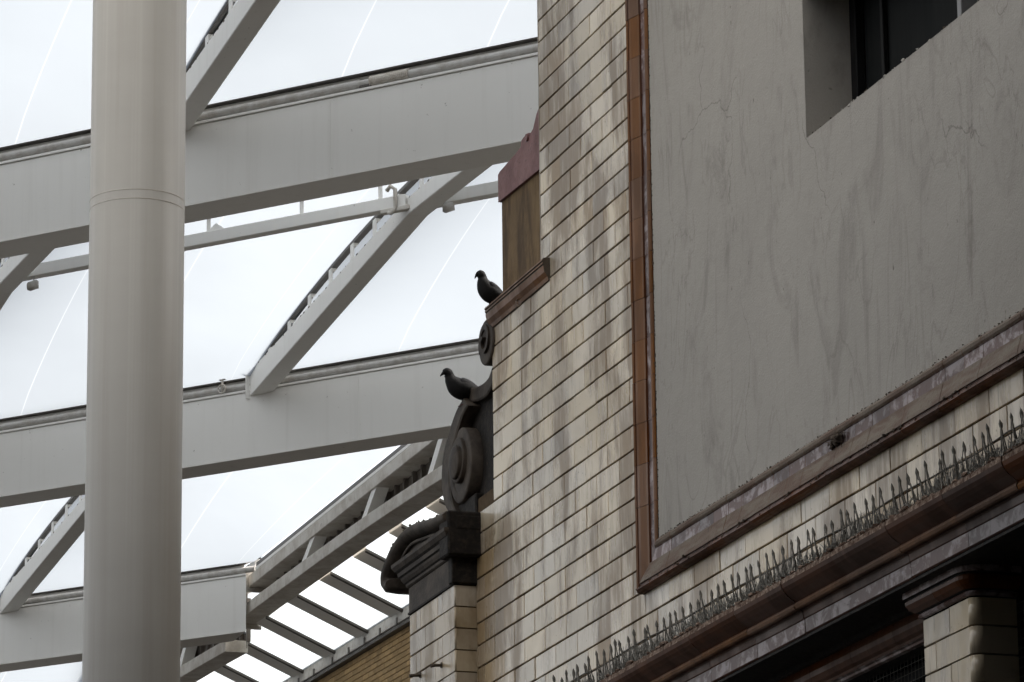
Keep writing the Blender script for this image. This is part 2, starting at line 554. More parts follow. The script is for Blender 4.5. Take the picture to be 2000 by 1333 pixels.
# building mass behind the facade
mass = MB()
mass.box((-0.3, 0.62, 0), (48, 14, 6.4))
mass.box((0.75, 0.62, 6.4), (48, 14, 16))
mass.box((-0.3, 0.62, 6.4), (0.75, 14, 10.3))
mass.build('core_wall', 'masonry', BLD)

# tiled wall backing with the joints' mortar
tw = MB()
def slab(mb, s0, s1, z0, z1, n0=-0.40, n1=-0.016):
    mb.box((s0, -n1, z0), (s1, -n0, z1))
slab(tw, 0.670, 2.66, 10.36, 12.9)
slab(tw, -0.450, 2.66, 9.05, 10.36)
slab(tw, -0.875, 2.66, 7.60, 9.05)
slab(tw, -0.875, 9.6, 6.73, 7.60)
TILEWALL = tw.build('tiled_wall', 'mortar', BLD)

tile_cache = {}
def tile_mesh(w, h, mat, d=0.016):
    key = (round(w, 3), round(h, 3), mat)
    if key in tile_cache:
        return tile_cache[key]
    c = 0.0035
    mb = MB()
    x, z = w / 2, h / 2
    mb.v += [(-x, d, -z), (x, d, -z), (x, d, z), (-x, d, z),
             (-x, c, -z), (x, c, -z), (x, c, z), (-x, c, z),
             (-x + c, 0, -z + c), (x - c, 0, -z + c), (x - c, 0, z - c), (-x + c, 0, z - c)]
    for i in range(4):
        j = (i + 1) % 4
        mb.face([i, j, 4 + j, 4 + i]); mb.face([4 + i, 4 + j, 8 + j, 8 + i])
    mb.face([8, 9, 10, 11])
    me = mb.mesh('tile', mat)
    tile_cache[key] = me
    return me

rt = random.Random(3)
def px_of(P):
    c = RW.transposed() @ (P - CAMP)
    return 1000 + 8459 * c.x / -c.z, 666.5 - 8459 * c.y / -c.z
def lay_row(k, s0, s1, parent, mat='tile', n=0.0):
    z0 = ZC + k * CH + 0.0055; z1 = ZC + (k + 1) * CH - 0.0055
    off = 0.2 if k % 2 else 0.4225
    j0 = math.floor((s0 - off) / TW)
    x = off + j0 * TW
    while x < s1:
        a, bq = max(x, s0), min(x + TW, s1)
        x += TW
        if bq - a < 0.03:
            continue
        p1 = px_of(wpt(bq, n, z1)); p0 = px_of(wpt(a, n, z0))
        if p1[0] < -20 or p0[0] > 2030 or max(p0[1], p1[1]) < -15 and min(p0[1], p1[1]) < -15 or min(p0[1], p1[1]) > 1350:
            continue
        w = bq - a - 0.0055
        me = tile_mesh(w, z1 - z0, mat)
        link('tile', me, parent, ((a + bq) / 2 + rt.uniform(-.0008, .0008), -n + rt.uniform(-0.0016, 0.0016), (z0 + z1) / 2 + rt.uniform(-.0008, .0008)),
             (rt.gauss(0, 0.006), rt.gauss(0, 0.0012), rt.gauss(0, 0.006)))
for k in range(-3, 32):
    zl = ZC + k * CH
    left = 0.665 if zl > 10.25 else (-0.455 if zl > 8.9 else -0.878)
    right = 2.64 if k > 0 else 9.3
    lay_row(k, left, right, TILEWALL)

# pale edge strip on the upper far corner of the wall
q = MB(); q.box((0.655, -0.001, 10.40), (0.666, 0.36, 12.9))
q.build('edge_trim', 'tile_warm', BLD)

# ---------------- moulded panel frame
#            (w, n)    w = inward from outer edge
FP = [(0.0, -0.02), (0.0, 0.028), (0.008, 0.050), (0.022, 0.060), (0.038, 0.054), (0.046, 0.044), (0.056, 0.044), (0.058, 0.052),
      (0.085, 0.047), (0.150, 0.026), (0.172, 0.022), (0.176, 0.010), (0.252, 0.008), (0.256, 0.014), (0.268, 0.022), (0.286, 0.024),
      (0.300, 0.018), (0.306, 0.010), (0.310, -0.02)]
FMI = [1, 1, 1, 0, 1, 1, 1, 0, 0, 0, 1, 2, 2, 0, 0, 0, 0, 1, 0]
S0, Z0 = 2.622, 7.600
FRAME = MB()
FRAME.box((S0 + 0.005, 0.021, Z0 + 0.31), (S0 + 0.30, 0.3, 12.9))
FRAME.box((S0 + 0.005, 0.021, Z0 + 0.005), (9.5, 0.3, Z0 + 0.305))
FR = FRAME.build('panel_frame', 'mortar', BLD)
rf = random.Random(11)
zz = Z0; i = 0
step = 0.282
while zz < 12.8:
    h = step + rf.uniform(-0.006, 0.006)
    mb = MB(); n = len(FP); k = 0
    for (w, nn) in FP:
        mb.v.append((S0 + w, -nn, zz + 0.0015 + (w if i == 0 else 0)))
    for (w, nn) in FP:
        mb.v.append((S0 + w, -nn, zz + h - 0.0015 + (0 if i else 0.28)))
    if i == 0: h += 0.28
    for a in range(n):
        c = (a + 1) % n
        mb.face([a, c, n + c, n + a], FMI[a])
    mb.face(list(range(n - 1, -1, -1))); mb.face([n + a for a in range(n)])
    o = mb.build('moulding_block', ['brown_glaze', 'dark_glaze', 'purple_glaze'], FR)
    o.location = (rf.uniform(-.0012, .0012), rf.uniform(-.0015, .0015), 0)
    zz += h; i += 1
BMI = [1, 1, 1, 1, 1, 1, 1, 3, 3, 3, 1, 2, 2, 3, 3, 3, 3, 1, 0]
ss = S0; i = 0
while ss < 9.3:
    h = 0.2525 + rf.uniform(-0.004, 0.004)
    mb = MB(); n = len(FP)
    for (w, nn) in FP:
        mb.v.append((ss + 0.0015 + (w if i == 0 else 0), -nn, Z0 + w))
    for (w, nn) in FP:
        mb.v.append((ss + h - 0.0015 + (0.29 if i == 0 else 0), -nn, Z0 + w))
    if i == 0: h += 0.29
    for a in range(n):
        c = (a + 1) % n
        mb.face([a, c, n + c, n + a], BMI[a])
    mb.face(list(range(n - 1, -1, -1))); mb.face([n + a for a in range(n)])
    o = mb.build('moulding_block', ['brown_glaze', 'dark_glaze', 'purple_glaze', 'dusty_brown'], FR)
    o.location = (0, rf.uniform(-.0015, .0015), rf.uniform(-.0012, .0012))
    ss += h; i += 1

# ---------------- grey plaster wall with the window opening
PL0, PZ0 = S0 + 0.300, Z0 + 0.296
WS0, WZ0, WS1 = 5.585, 9.775, 8.30
pl = bmesh.new()
def grid_sheet(bm, s0, s1, z0, z1, n0, ns, nz, amp, sd):
    r = random.Random(sd)
    vs = {}
    for i in range(ns + 1):
        for j in range(nz + 1):
            s = s0 + (s1 - s0) * i / ns; z = z0 + (z1 - z0) * j / nz
            e = 0 if i in (0, ns) or j in (0, nz) else r.gauss(0, amp)
            vs[i, j] = bm.verts.new((s, -n0 - e, z))
    for i in range(ns):
        for j in range(nz):
            f = bm.faces.new((vs[i, j], vs[i + 1, j], vs[i + 1, j + 1], vs[i, j + 1])); f.smooth = True
grid_sheet(pl, PL0, WS0, PZ0, 12.9, 0.004, 20, 34, 0.0012, 1)
grid_sheet(pl, WS0, WS1, PZ0, WZ0, 0.004, 16, 16, 0.0012, 2)
grid_sheet(pl, WS1, 10.2, PZ0, 12.9, 0.004, 20, 34, 0.0012, 3)
mb = MB(); mb.add_bm(pl, 0, True)
# uneven sill edge and reveals
rs = random.Random(5)
N_ = 60
top, bot = [], []
for i in range(N_ + 1):
    s = WS0 + (WS1 - WS0) * i / N_
    top.append((s, 0.03 + 0.02 * rs.random(), WZ0 + 0.006 + 0.010 * rs.random()))
    bot.append((s, -0.0045, WZ0 - 0.001))
k = len(mb.v)
mb.v += bot + top + [(p[0], 0.40, WZ0 + 0.05) for p in top]
for i in range(N_):
    mb.face([k + i, k + i + 1, k + N_ + 2 + i, k + N_ + 1 + i], 0, True)
    mb.face([k + N_ + 1 + i, k + N_ + 2 + i, k + 2 * N_ + 3 + i, k + 2 * N_ + 2 + i], 0, True)
mb.box((WS0 - 0.05, -0.002, WZ0 - 0.2), (WS0, 0.45, 12.9))
mb.box((WS1, -0.002, WZ0 - 0.2), (WS1 + 0.05, 0.45, 12.9))
mb.box((PL0, 0.02, PZ0), (WS0 - 0.05, 0.4, 12.9))
mb.box((WS1 + 0.05, 0.02, PZ0), (10.2, 0.4, 12.9))
mb.box((WS0 - 0.05, 0.02, PZ0), (WS1 + 0.05, 0.45, WZ0 - 0.2))
mb.box((WS0, 0.03, WZ0 - 0.2), (WS1, 0.45, WZ0 - 0.004))
mb.box((WS0 + 0.0005, -0.003, 10.72), (WS1 - 0.0005, 0.45, 12.9))          # unseen lintel, set low to keep light off the reveal
mb.build('plaster_wall', 'plaster', BLD)

# dirt and flaking along the sill edge and where the plaster meets the frame
def crumbs(name, mat, n, place, r0, r1, seed):
    r = random.Random(seed); mb = MB()
    for i in range(n):
        bm = bmesh.new(); bmesh.ops.create_icosphere(bm, subdivisions=1, radius=r.uniform(r0, r1) * (0.5 + r.random()))
        for v in bm.verts: v.co *= r.uniform(0.55, 1.4)
        mb.add_bm(bm, 0, False, Matrix.Translation(place(r)))
    o = mb.build(name, mat, BLD); tag(o, kind='stuff')
crumbs('sill_crust', 'plaster', 150, lambda r: (r.uniform(WS0 + 0.01, WS1 - 0.1), r.uniform(0.0, 0.04), WZ0 + r.uniform(-0.008, 0.008)), 0.005, 0.012, 3)
crumbs('sill_dirt', 'grime', 70, lambda r: (WS0 + 0.02 + (WS1 - WS0 - 0.1) * r.random() ** 1.5, r.uniform(0.0, 0.03), WZ0 + r.uniform(-0.002, 0.012)), 0.003, 0.008, 4)
crumbs('edge_dirt', 'grime', 330, lambda r: (PL0 + 0.012 + r.gauss(0, 0.004), -0.006, r.uniform(PZ0, 12.3)), 0.002, 0.006, 5)
crumbs('edge_dirt', 'grime', 520, lambda r: (r.uniform(PL0, 8.8), -r.uniform(0.004, 0.02), PZ0 + 0.008 + r.gauss(0, 0.004)), 0.002, 0.0048, 6)
crumbs('frame_dirt', 'grime', 260, lambda r: (r.uniform(S0, 8.8), -r.uniform(0.045, 0.058), Z0 + r.uniform(0.02, 0.06)), 0.003, 0.009, 7)

# window set back in the opening
win = MB(); win.box((WS0 + 0.09, 0.36, WZ0 + 0.04), (WS1 - 0.02, 0.375, 12.9))
WIN = win.build('window', 'dark_glass', BLD)
for a, c, m_, y0 in ((WS0 + 0.001, WS0 + 0.09, 'black_frame', 0.30), (WS0 + 0.40, WS0 + 0.44, 'black_frame', 0.325), (7.245, 7.30, 'window_frame', 0.25)):
    f = MB(); f.bbox((a, y0, WZ0 + 0.03), (c, 0.358, 12.9), 0.004)
    f.build('frame', m_, WIN)
f = MB(); f.bbox((WS0 + 0.09, 0.31, WZ0 + 0.03), (WS1 - 0.02, 0.356, WZ0 + 0.11), 0.004)
f.build('sill_rail', 'black_frame', WIN)

# ---------------- main cornice over the portico
CP = [(-0.30, 7.00), (0.0, 7.052), (0.285, 7.026), (0.302, 7.018), (0.304, 6.990), (0.297, 6.966), (0.283, 6.945), (0.262, 6.925), (0.238, 6.908), (0.222, 6.898), (0.214, 6.890), (0.220, 6.883),
      (0.225, 6.868), (0.218, 6.852), (0.205, 6.846), (0.178, 6.846), (0.172, 6.838), (0.166, 6.800), (0.160, 6.794), (0.158, 6.716), (0.150, 6.708), (-0.30, 6.708)]
CMI = [3, 3, 3, 3, 0, 0, 0, 0, 0, 0, 1, 2, 2, 2, 1, 1, 1, 1, 4, 1, 1, 1]
CB = MB()
CB.box((1.0, 0.02, 6.72), (10.5, 0.4, 6.99))
CORN = CB.build('cornice', 'mortar', BLD)
rc = random.Random(21)
ss = 1.20
while ss < 10.2:
    w = 0.755 + rc.uniform(-0.02, 0.02)
    mb = MB(); mb.extrude([(-n_, z) for n_, z in CP], ss + 0.002, ss + w - 0.002, mi=CMI, caps=True)
    o = mb.build('cornice_block', ['dark_glaze', 'dark_glaze', 'brown_glaze', 'rubble', 'purple_glaze'], CORN)
    o.location = (0, rc.uniform(-.003, .003), rc.uniform(-.002, .002))
    ss += w

# debris crust along the cornice lip
cr = MB(); rr = random.Random(31)
for i in range(620):
    s = rr.uniform(1.6, 9.4); e = rr.random()
    r = 0.006 + 0.018 * e * e
    bm = bmesh.new(); bmesh.ops.create_icosphere(bm, subdivisions=1, radius=r)
    for v in bm.verts: v.co *= rr.uniform(0.6, 1.35)
    n_ = rr.uniform(0.20, 0.304)
    cr.add_bm(bm, 0, False, Matrix.Translation((s, -n_, 7.024 + (0.30 - n_) * 0.09 + r * 0.3)) @ Matrix.Diagonal((1.5, 1, 0.7, 1)))
o = cr.build('debris', 'rubble', BLD); tag(o, kind='stuff')

# soffit, inner architrave and portico openings
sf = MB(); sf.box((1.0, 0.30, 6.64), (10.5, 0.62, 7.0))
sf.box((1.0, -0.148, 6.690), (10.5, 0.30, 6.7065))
sf.build('soffit', 'soot_shade', BLD)  # near-black colour paints the deep shade under the cornice
AP = [(-0.30, 6.690), (-0.10, 6.690), (-0.10, 6.668), (-0.125, 6.660), (-0.118, 6.640), (-0.112, 6.610), (-0.116, 6.580), (-0.130, 6.550), (-0.150, 6.535), (-0.155, 6.520), (-0.172, 6.512), (-0.176, 6.500), (-0.20, 6.494), (-0.30, 6.494)]
ss = 2.0
while ss < 7.0:
    w = min(0.62, 7.02 - ss)
    mb = MB(); mb.extrude([(-n_, z) for n_, z in AP], ss + 0.0015, ss + w - 0.0015, mi=[1, 1, 1, 0, 0, 0, 0, 0, 0, 2, 2, 2, 1, 1])
    mb.build('architrave_block', ['dark_glaze', 'soot_shade', 'purple_glaze'], BLD)
    ss += w
for (a, c, nm) in ((2.0, 7.2, 'portico_window'), (7.60, 10.0, 'portico_window')):
    w_ = MB(); w_.box((a, 0.46, 4.0), (c, 0.48, 6.69))
    PW = w_.build(nm, 'blue_glass', BLD)
    f = MB(); f.bbox((a, 0.40, 6.42), (c, 0.459, 6.50), 0.004); f.build('frame', 'black_frame', PW)
    f = MB(); f.bbox((a, 0.42, 6.13), (c, 0.459, 6.18), 0.004); f.build('transom', 'dusty_brown', PW)
    nt = MB()
    x = max(a, 4.8)
    while x < min(c, 9.2):
        nt.box((x, 0.26, 5.7), (x + 0.0022, 0.2622, 6.50)); x += 0.05
    z = 5.7
    while z < 6.50:
        nt.box((max(a, 4.8), 0.2622, z), (min(c, 9.2), 0.2644, z + 0.0022)); z += 0.05
    o = nt.build('pigeon_net', 'rusty_wire', PW); tag(o, kind='stuff')

# ---------------- right pier carrying the cornice
RP = MB()
RP.box((7.03, 0.016, 3.0), (7.63, 0.36, 6.53))
RPO = RP.build('pier', 'mortar', BLD)
def corner_block(s0, s1, z0, z1, rad, depth):
    """block with a rounded corner on its viewer side"""
    pr = [(s0, depth), (s0, 0.0), (s1 - rad, 0.0)]
    for a in range(1, 7):
        t = PI / 2 * a / 6
        pr.append((s1 - rad + rad * math.sin(t), rad - rad * math.cos(t)))
    pr.append((s1, depth))
    mb = MB(); n = len(pr)
    for z in (z0, z1):
        mb.v += [(x, y, z) for x, y in pr]
    for i in range(n):
        j = (i + 1) % n
        mb.face([i, j, n + j, n + i], 0, 2 <= i < 8)
    mb.face(list(range(n - 1, -1, -1))); mb.face([n + i for i in range(n)])
    return mb
z = 6.533
for k in range(9):
    zb = z - 0.157
    j1 = 7.37 if k % 2 == 0 else 7.18
    t1 = tile_mesh(j1 - 7.012 - 0.010, 0.147, 'tile')
    link('tile', t1, RPO, ((7.012 + j1) / 2, 0.0, zb + 0.0785))
    corner_block(j1 + 0.002, 7.668, zb + 0.005, z - 0.005, 0.055, 0.26).build('corner_tile', 'tile', RPO)
    z = zb
# pier capital: moulded blocks returning round the corner
KP = [(0.0, 6.536), (0.012, 6.540), (0.020, 6.552), (0.012, 6.566), (0.030, 6.572), (0.056, 6.592), (0.070, 6.618), (0.072, 6.638), (0.062, 6.646), (0.062, 6.652), (0.080, 6.656), (0.083, 6.700), (0.0, 6.705)]
KMI = [2, 2, 2, 1, 0, 0, 0, 0, 1, 1, 2, 1, 1]
def swept(path, prof, mats, mis, name, parent):
    """profile (out, z) swept along plan path [(s, y, outx, outy)]"""
    mb = MB(); n = len(prof)
    for (s, y, ox, oy) in path:
        mb.v += [(s + ox * p, y + oy * p, z) for p, z in prof]
    for i in range(len(path) - 1):
        for a in range(n):
            c = (a + 1) % n
            mb.face([i * n + a, i * n + c, (i + 1) * n + c, (i + 1) * n + a], mis[a])
    mb.face(list(range(n - 1, -1, -1)), mis[0]); e = (len(path) - 1) * n
    mb.face([e + a for a in range(n)], mis[0])
    return mb.build(name, mats, parent)
r_ = 0.055
arc = [(7.668 - r_ + r_ * math.sin(PI / 2 * a / 6), r_ - r_ * math.cos(PI / 2 * a / 6), math.sin(PI / 2 * a / 6), -math.cos(PI / 2 * a / 6)) for a in range(7)]
swept([(7.012, 0.26, -1, 0), (7.012, 0.0, -1, -1), (7.30, 0.0, 0, -1)], KP, ['dark_glaze', 'soot_shade', 'purple_glaze'], KMI, 'capital_block', RPO)
swept([(7.302, 0.0, 0, -1)] + arc + [(7.668, 0.26, 1, 0)], KP, ['dark_glaze', 'soot_shade', 'purple_glaze'], KMI, 'capital_block', RPO)

# ---------------- far end: stained render panel with red coping, ledge
P_ = MB(); P_.box((-0.27, 0.025, 10.30), (0.654, 0.30, 11.16))
P_.build('stained_panel', 'stained_render', BLD)
cpo = [(-0.285, 11.150), (0.654, 11.115), (0.654, 11.575), (0.60, 11.545), (0.52, 11.46), (0.47, 11.445), (0.40, 11.465), (0.30, 11.462), (0.255, 11.452), (0.235, 11.41), (0.10, 11.395), (-0.25, 11.372), (-0.285, 11.36)]
mb = MB(); n = len(cpo)
for y in (0.002, 0.33):
    mb.v += [(s, y, z) for s, z in cpo]
for i in range(n):
    j = (i + 1) % n
    mb.face([i, j, n + j, n + i])
mb.face(list(range(n))); mb.face([n + i for i in range(n - 1, -1, -1)])
mb.tube([(0.40, 0.01, 11.43), (0.40, -0.012, 11.43)], 0.028, 10)
mb.build('coping', 'red_coping', BLD)

LP = [(-0.30, 10.400), (-0.02, 10.400), (0.045, 10.392), (0.056, 10.385), (0.058, 10.372), (0.050, 10.366), (0.054, 10.360), (0.054, 10.350), (0.046, 10.344), (0.050, 10.336), (0.042, 10.290), (0.020, 10.258), (0.012, 10.232), (-0.001, 10.225), (-0.30, 10.225)]
LEDGE = MB(); LEDGE.box((-0.43, 0.03, 10.235), (0.60, 0.30, 10.39))
LO = LEDGE.build('ledge', 'mortar', BLD)
ss = -0.455
while ss < 0.85:
    w = 0.262
    mb = MB(); mb.extrude([(-n_, z) for n_, z in LP], ss + 0.0015, ss + w - 0.0015, mi=[1, 1, 1, 0, 1, 0, 1, 0, 0, 0, 0, 0, 1, 1, 1] if False else [1, 1, 1, 0, 1, 1, 0, 1, 1, 0, 0, 0, 1, 1, 1])
    mb.build('ledge_block', ['brown_glaze', 'grime'], LO)
    ss += w

# ---------------- scroll carved on the gable shoulder
SCR = MB()
# recessed back panel
def poly_slab(mb, pts, y0, y1, mi=0, side=None):
    k = len(mb.v); n = len(pts)
    for y in (y0, y1):
        mb.v += [(s, y, z) for s, z in pts]
    for i in range(n):
        j = (i + 1) % n
        mb.face([k + i, k + j, k + n + j, k + n + i], mi if side is None else side)
    mb.face([k + i for i in range(n)], mi); mb.face([k + n + i for i in range(n - 1, -1, -1)], mi)
def smooth(pts, sub=6):
    out = []
    n = len(pts)
    for i in range(n - 1):
        p0, p1, p2, p3 = pts[max(i - 1, 0)], pts[i], pts[i + 1], pts[min(i + 2, n - 1)]
        for k in range(sub):
            t = k / sub
            out.append(tuple(0.5 * (2 * p1[d] + (p2[d] - p0[d]) * t + (2 * p0[d] - 5 * p1[d] + 4 * p2[d] - p3[d]) * t * t + (3 * p1[d] - p0[d] - 3 * p2[d] + p3[d]) * t ** 3) for d in range(len(p1))))
    out.append(tuple(pts[-1]))
    return out
NV = 0.05
outer_px = [(961, 716), (953, 738), (939, 752), (922, 757), (904, 757)]
outer2_px = [(903, 778), (889, 802), (875, 842), (864, 885), (860, 925), (861, 958), (866, 985), (875, 1002)]
inner_px = [(961, 752), (950, 772), (935, 782), (918, 786), (904, 788)]
o1 = smooth([wl(x, y, -0.004) for x, y in outer_px]); i1 = smooth([wl(x, y, -0.004) for x, y in inner_px])
o2 = smooth([wl(x, y, NV) for x, y in outer2_px])
i2 = smooth([wl(x, y, NV) for x, y in [(912, 792), (901, 812), (889, 850), (880, 890), (876, 925), (877, 955), (882, 985), (890, 1003)]])
back = [p for p in o1 if p[0] < -0.47] + o2 + [wl(885, 1008, NV), wl(930, 1008, NV), (-0.46, 9.05), (-0.46, 9.95)]
poly_slab(SCR, back, 0.06, 0.32)
SCRO = SCR.build('scroll_bracket', 'soot_shade', BLD)
def ridge(a, c, y0, y1, name, mat):
    mb = MB(); n = len(a)
    loops = []
    for (p, q_) in zip(a, c):
        loops.append([(p[0], y1, p[1]), (p[0], y0 + 0.006, p[1]), (p[0] * 0.9 + q_[0] * 0.1, y0, p[1] * 0.9 + q_[1] * 0.1), (p[0] * 0.12 + q_[0] * 0.88, y0, p[1] * 0.12 + q_[1] * 0.88), (q_[0], y0 + 0.008, q_[1]), (q_[0], y1, q_[1])])
    mb.ring(loops, 0, False, True)
    return mb.build(name, mat, SCRO)
ridge(o1, i1, 0.004, 0.30, 'ridge_band', 'carved_stone')
ridge(o2, i2, -0.045, 0.30, 'ridge_band', 'carved_stone')
def disc(s, z, rs, rz, y0, y1, name, mat, seg=40, dome=0.0):
    mb = MB(); loops = []
    for (f, y) in ((1.0, y1), (1.0, y0 + 0.010), (0.97, y0 + 0.003), (0.9, y0), (0.45, y0 - dome * 0.7), (0.02, y0 - dome)):
        loops.append([(s + rs * f * math.cos(2 * PI * a / seg), y, z + rz * f * math.sin(2 * PI * a / seg)) for a in range(seg)])
    mb.ring(loops, 0, True, True)
    o = mb.build(name, mat, SCRO)
    return o
# big volute: stepped turns, each standing prouder
disc(-1.13, 9.365, 0.265, 0.285, -0.035, 0.20, 'volute_turn', 'carved_stone')
sp = MB()
# spiral fillet raised on the volute
loops = []
for a in range(0, 61):
    t = a / 60
    th = math.radians(250) - t * math.radians(560)
    r = 0.255 * (1 - 0.80 * t)
    wv = 0.060 * (1 - 0.55 * t) + 0.01
    cs, sn = math.cos(th), math.sin(th)
    c0 = (-1.13 + (r) * cs, 9.365 + r * 1.07 * sn); c1 = (-1.13 + (r - wv) * cs, 9.365 + (r - wv) * 1.07 * sn)
    yy = -0.036 - 0.055 * t ** 0.7
    loops.append([(c0[0], -0.03, c0[1]), (c0[0], yy + 0.006, c0[1]), (c0[0] * .85 + c1[0] * .15, yy, c0[1] * .85 + c1[1] * .15), (c0[0] * .15 + c1[0] * .85, yy, c0[1] * .15 + c1[1] * .85), (c1[0], yy + 0.006, c1[1]), (c1[0], -0.03, c1[1])])
sp.ring(loops, 0, False, True)
sp.build('spiral_fillet', 'carved_stone', SCRO)
disc(-1.10, 9.375, 0.115, 0.125, -0.10, 0.0, 'volute_eye', 'carved_stone', 32, 0.015)
# small upper volute
disc(-0.55, 10.155, 0.165, 0.172, -0.02, 0.25, 'volute_turn', 'carved_stone')
loops = []
for a in range(0, 41):
    t = a / 40
    th = math.radians(200) - t * math.radians(500)
    r = 0.158 * (1 - 0.8 * t); wv = 0.038 * (1 - 0.5 * t) + 0.006
    cs, sn = math.cos(th), math.sin(th)
    c0 = (-0.55 + r * cs, 10.155 + r * 1.04 * sn); c1 = (-0.55 + (r - wv) * cs, 10.155 + (r - wv) * 1.04 * sn)
    yy = -0.022 - 0.03 * t ** 0.7
    loops.append([(c0[0], -0.018, c0[1]), (c0[0], yy, c0[1]), (c1[0], yy, c1[1]), (c1[0], -0.018, c1[1])])
sp = MB(); sp.ring(loops, 0, False, True); sp.build('spiral_fillet', 'carved_stone', SCRO)
pb = MB(); pb.bbox((-1.415, -0.005, 8.92), (-0.862, 0.30, 9.10), 0.012)
pb.build('plinth_block', 'soot_shade', SCRO)

# ---------------- left pier with capital and curved hood
PN = 0.165; PS0, PS1 = -1.985, -0.880
LPR = MB(); LPR.box((PS0 + 0.012, -PN + 0.016, 6.2), (PS1 - 0.012, 0.3, 8.44))
LPO = LPR.build('pier', 'mortar', BLD)
rowsA = [(0, 0.16, 0.27, 0.70, 0.81, 1.105), (0, 0.40, 0.63, 1.105)]
kk = 0
zt = 8.405
for k in range(7):
    zl = zt - (k + 1) * 0.1605
    row = rowsA[k % 2]
    for a, c in zip(row[:-1], row[1:]):
        last = c == row[-1]
        if last:
            corner_block(PS0 + a + 0.003, PS1, zl + 0.005, zl + 0.1555, 0.012, PN + 0.02).build('corner_tile', 'tile_warm', LPO).location = (0, -PN, 0)
        else:
            link('tile', tile_mesh(c - a - 0.006, 0.150, 'tile_warm'), LPO, (PS0 + (a + c) / 2, -PN, zl + 0.0802))
# capital: frieze and stepped cornice swept round the pier
def u_path(off=0.0):
    return [(PS0 - off, 0.2, -1, 0), (PS0 - off, -PN - off, -1, -1), (PS1 + off, -PN - off, 1, -1), (PS1 + off, 0.05, 1, 0)]
FZ = [(-0.02, 8.405), (0.012, 8.405), (0.012, 8.420), (0.004, 8.424), (0.004, 8.610), (-0.02, 8.615)]
swept(u_path(), FZ, ['soot_shade', 'carved_stone'], [0, 0, 0, 1, 0, 0], 'frieze', LPO)
CZ = [(-0.02, 8.608), (0.010, 8.612), (0.022, 8.622), (0.024, 8.640), (0.036, 8.650), (0.050, 8.672), (0.056, 8.690), (0.070, 8.700), (0.074, 8.730), (0.090, 8.745), (0.110, 8.775), (0.112, 8.800), (-0.02, 8.81)]
swept(u_path(), CZ, ['carved_stone', 'soot_shade'], [1, 0, 0, 1, 0, 0, 1, 0, 1, 0, 0, 1, 1], 'cornice_moulding', LPO)
# dirty core with overhang shade painted in, above cornice reaching back to the wall
hb = MB()
hb.bbox((PS0 - 0.02, -PN - 0.03, 8.79), (PS1 + 0.12, 0.28, 8.90), 0.01)
hb.bbox((PS1 - 0.10, -PN - 0.085, 8.60), (PS1 + 0.115, 0.02, 8.93), 0.012)
hb.bbox((PS1 - 0.06, -PN - 0.03, 8.41), (PS1 + 0.03, 0.02, 8.62), 0.008)
hb.build('capital_core', 'soot_shade', LPO)
# curved hood: thick moulding arching over the front, dipping to a rolled end on the left
hood = smooth([(-2.235, 8.700), (-2.285, 8.690), (-2.335, 8.715), (-2.345, 8.765), (-2.305, 8.815), (-2.22, 8.86), (-2.10, 8.915), (-1.95, 8.955), (-1.78, 8.975), (-1.58, 8.965), (-1.35, 8.935), (-1.10, 8.905), (-0.80, 8.885)], 5)
mb = MB(); loops = []
for i, (s, z) in enumerate(hood):
    a = hood[max(i - 1, 0)]; c = hood[min(i + 1, len(hood) - 1)]
    t = Vector((c[0] - a[0], 0, c[1] - a[1])).normalized(); nn = Vector((-t.z, 0, t.x))
    e = i / (len(hood) - 1)
    r = (0.060 - 0.012 * e) * (0.35 + 0.65 * min(1.0, (i + 0.6) / 3.0) ** 0.5)
    nf = 0.27
    lp = []
    for (u, v) in ((-1.0, 0.20), (-1.0, -0.16), (-0.8, -0.24), (-0.3, -nf), (0.3, -nf - 0.01), (0.9, -nf + 0.02), (1.05, -0.16), (1.0, 0.20)):
        lp.append((s + nn.x * u * r, v, z + nn.z * u * r))
    loops.append(lp)
mb.ring(loops, 0, True, True)
mb.build('hood', 'carved_stone', LPO)
# thin fillet inside the hood and crust on top
fi = smooth([(-2.12, 8.77), (-2.02, 8.83), (-1.88, 8.88), (-1.70, 8.895), (-1.45, 8.87), (-1.15, 8.835)], 5)
mb = MB(); mb.tube([(s, -0.215, z) for s, z in fi], 0.014, 6); mb.build('fillet', 'carved_stone', LPO)
tp_ = MB(); poly_slab(tp_, [(-2.1, 8.76)] + [(s, z + 0.02) for s, z in fi] + [(-0.9, 8.84), (-0.9, 8.76)], -0.20, 0.0)
tp_.build('tympanum', 'carved_stone', LPO)
mb = MB(); rr = random.Random(8)
for i in range(90):
    u = rr.random(); s, z = hood[int(10 + u * (len(hood) - 11))]
    bm = bmesh.new(); bmesh.ops.create_icosphere(bm, subdivisions=1, radius=rr.uniform(0.008, 0.022))
    for v in bm.verts: v.co *= rr.uniform(0.6, 1.3)
    mb.add_bm(bm, 0, False, Matrix.Translation((s + rr.uniform(-.02, .02), -rr.uniform(0.0, 0.26), z + 0.042 + rr.uniform(-.01, .008))))
o = mb.build('crust', 'moss_crust', LPO); tag(o, kind='stuff')

# ================================================================== small things on the facade
def facade_empty(name, s, n, z):
    return empty(name, wpt(s, n, z), ROT_WALL)

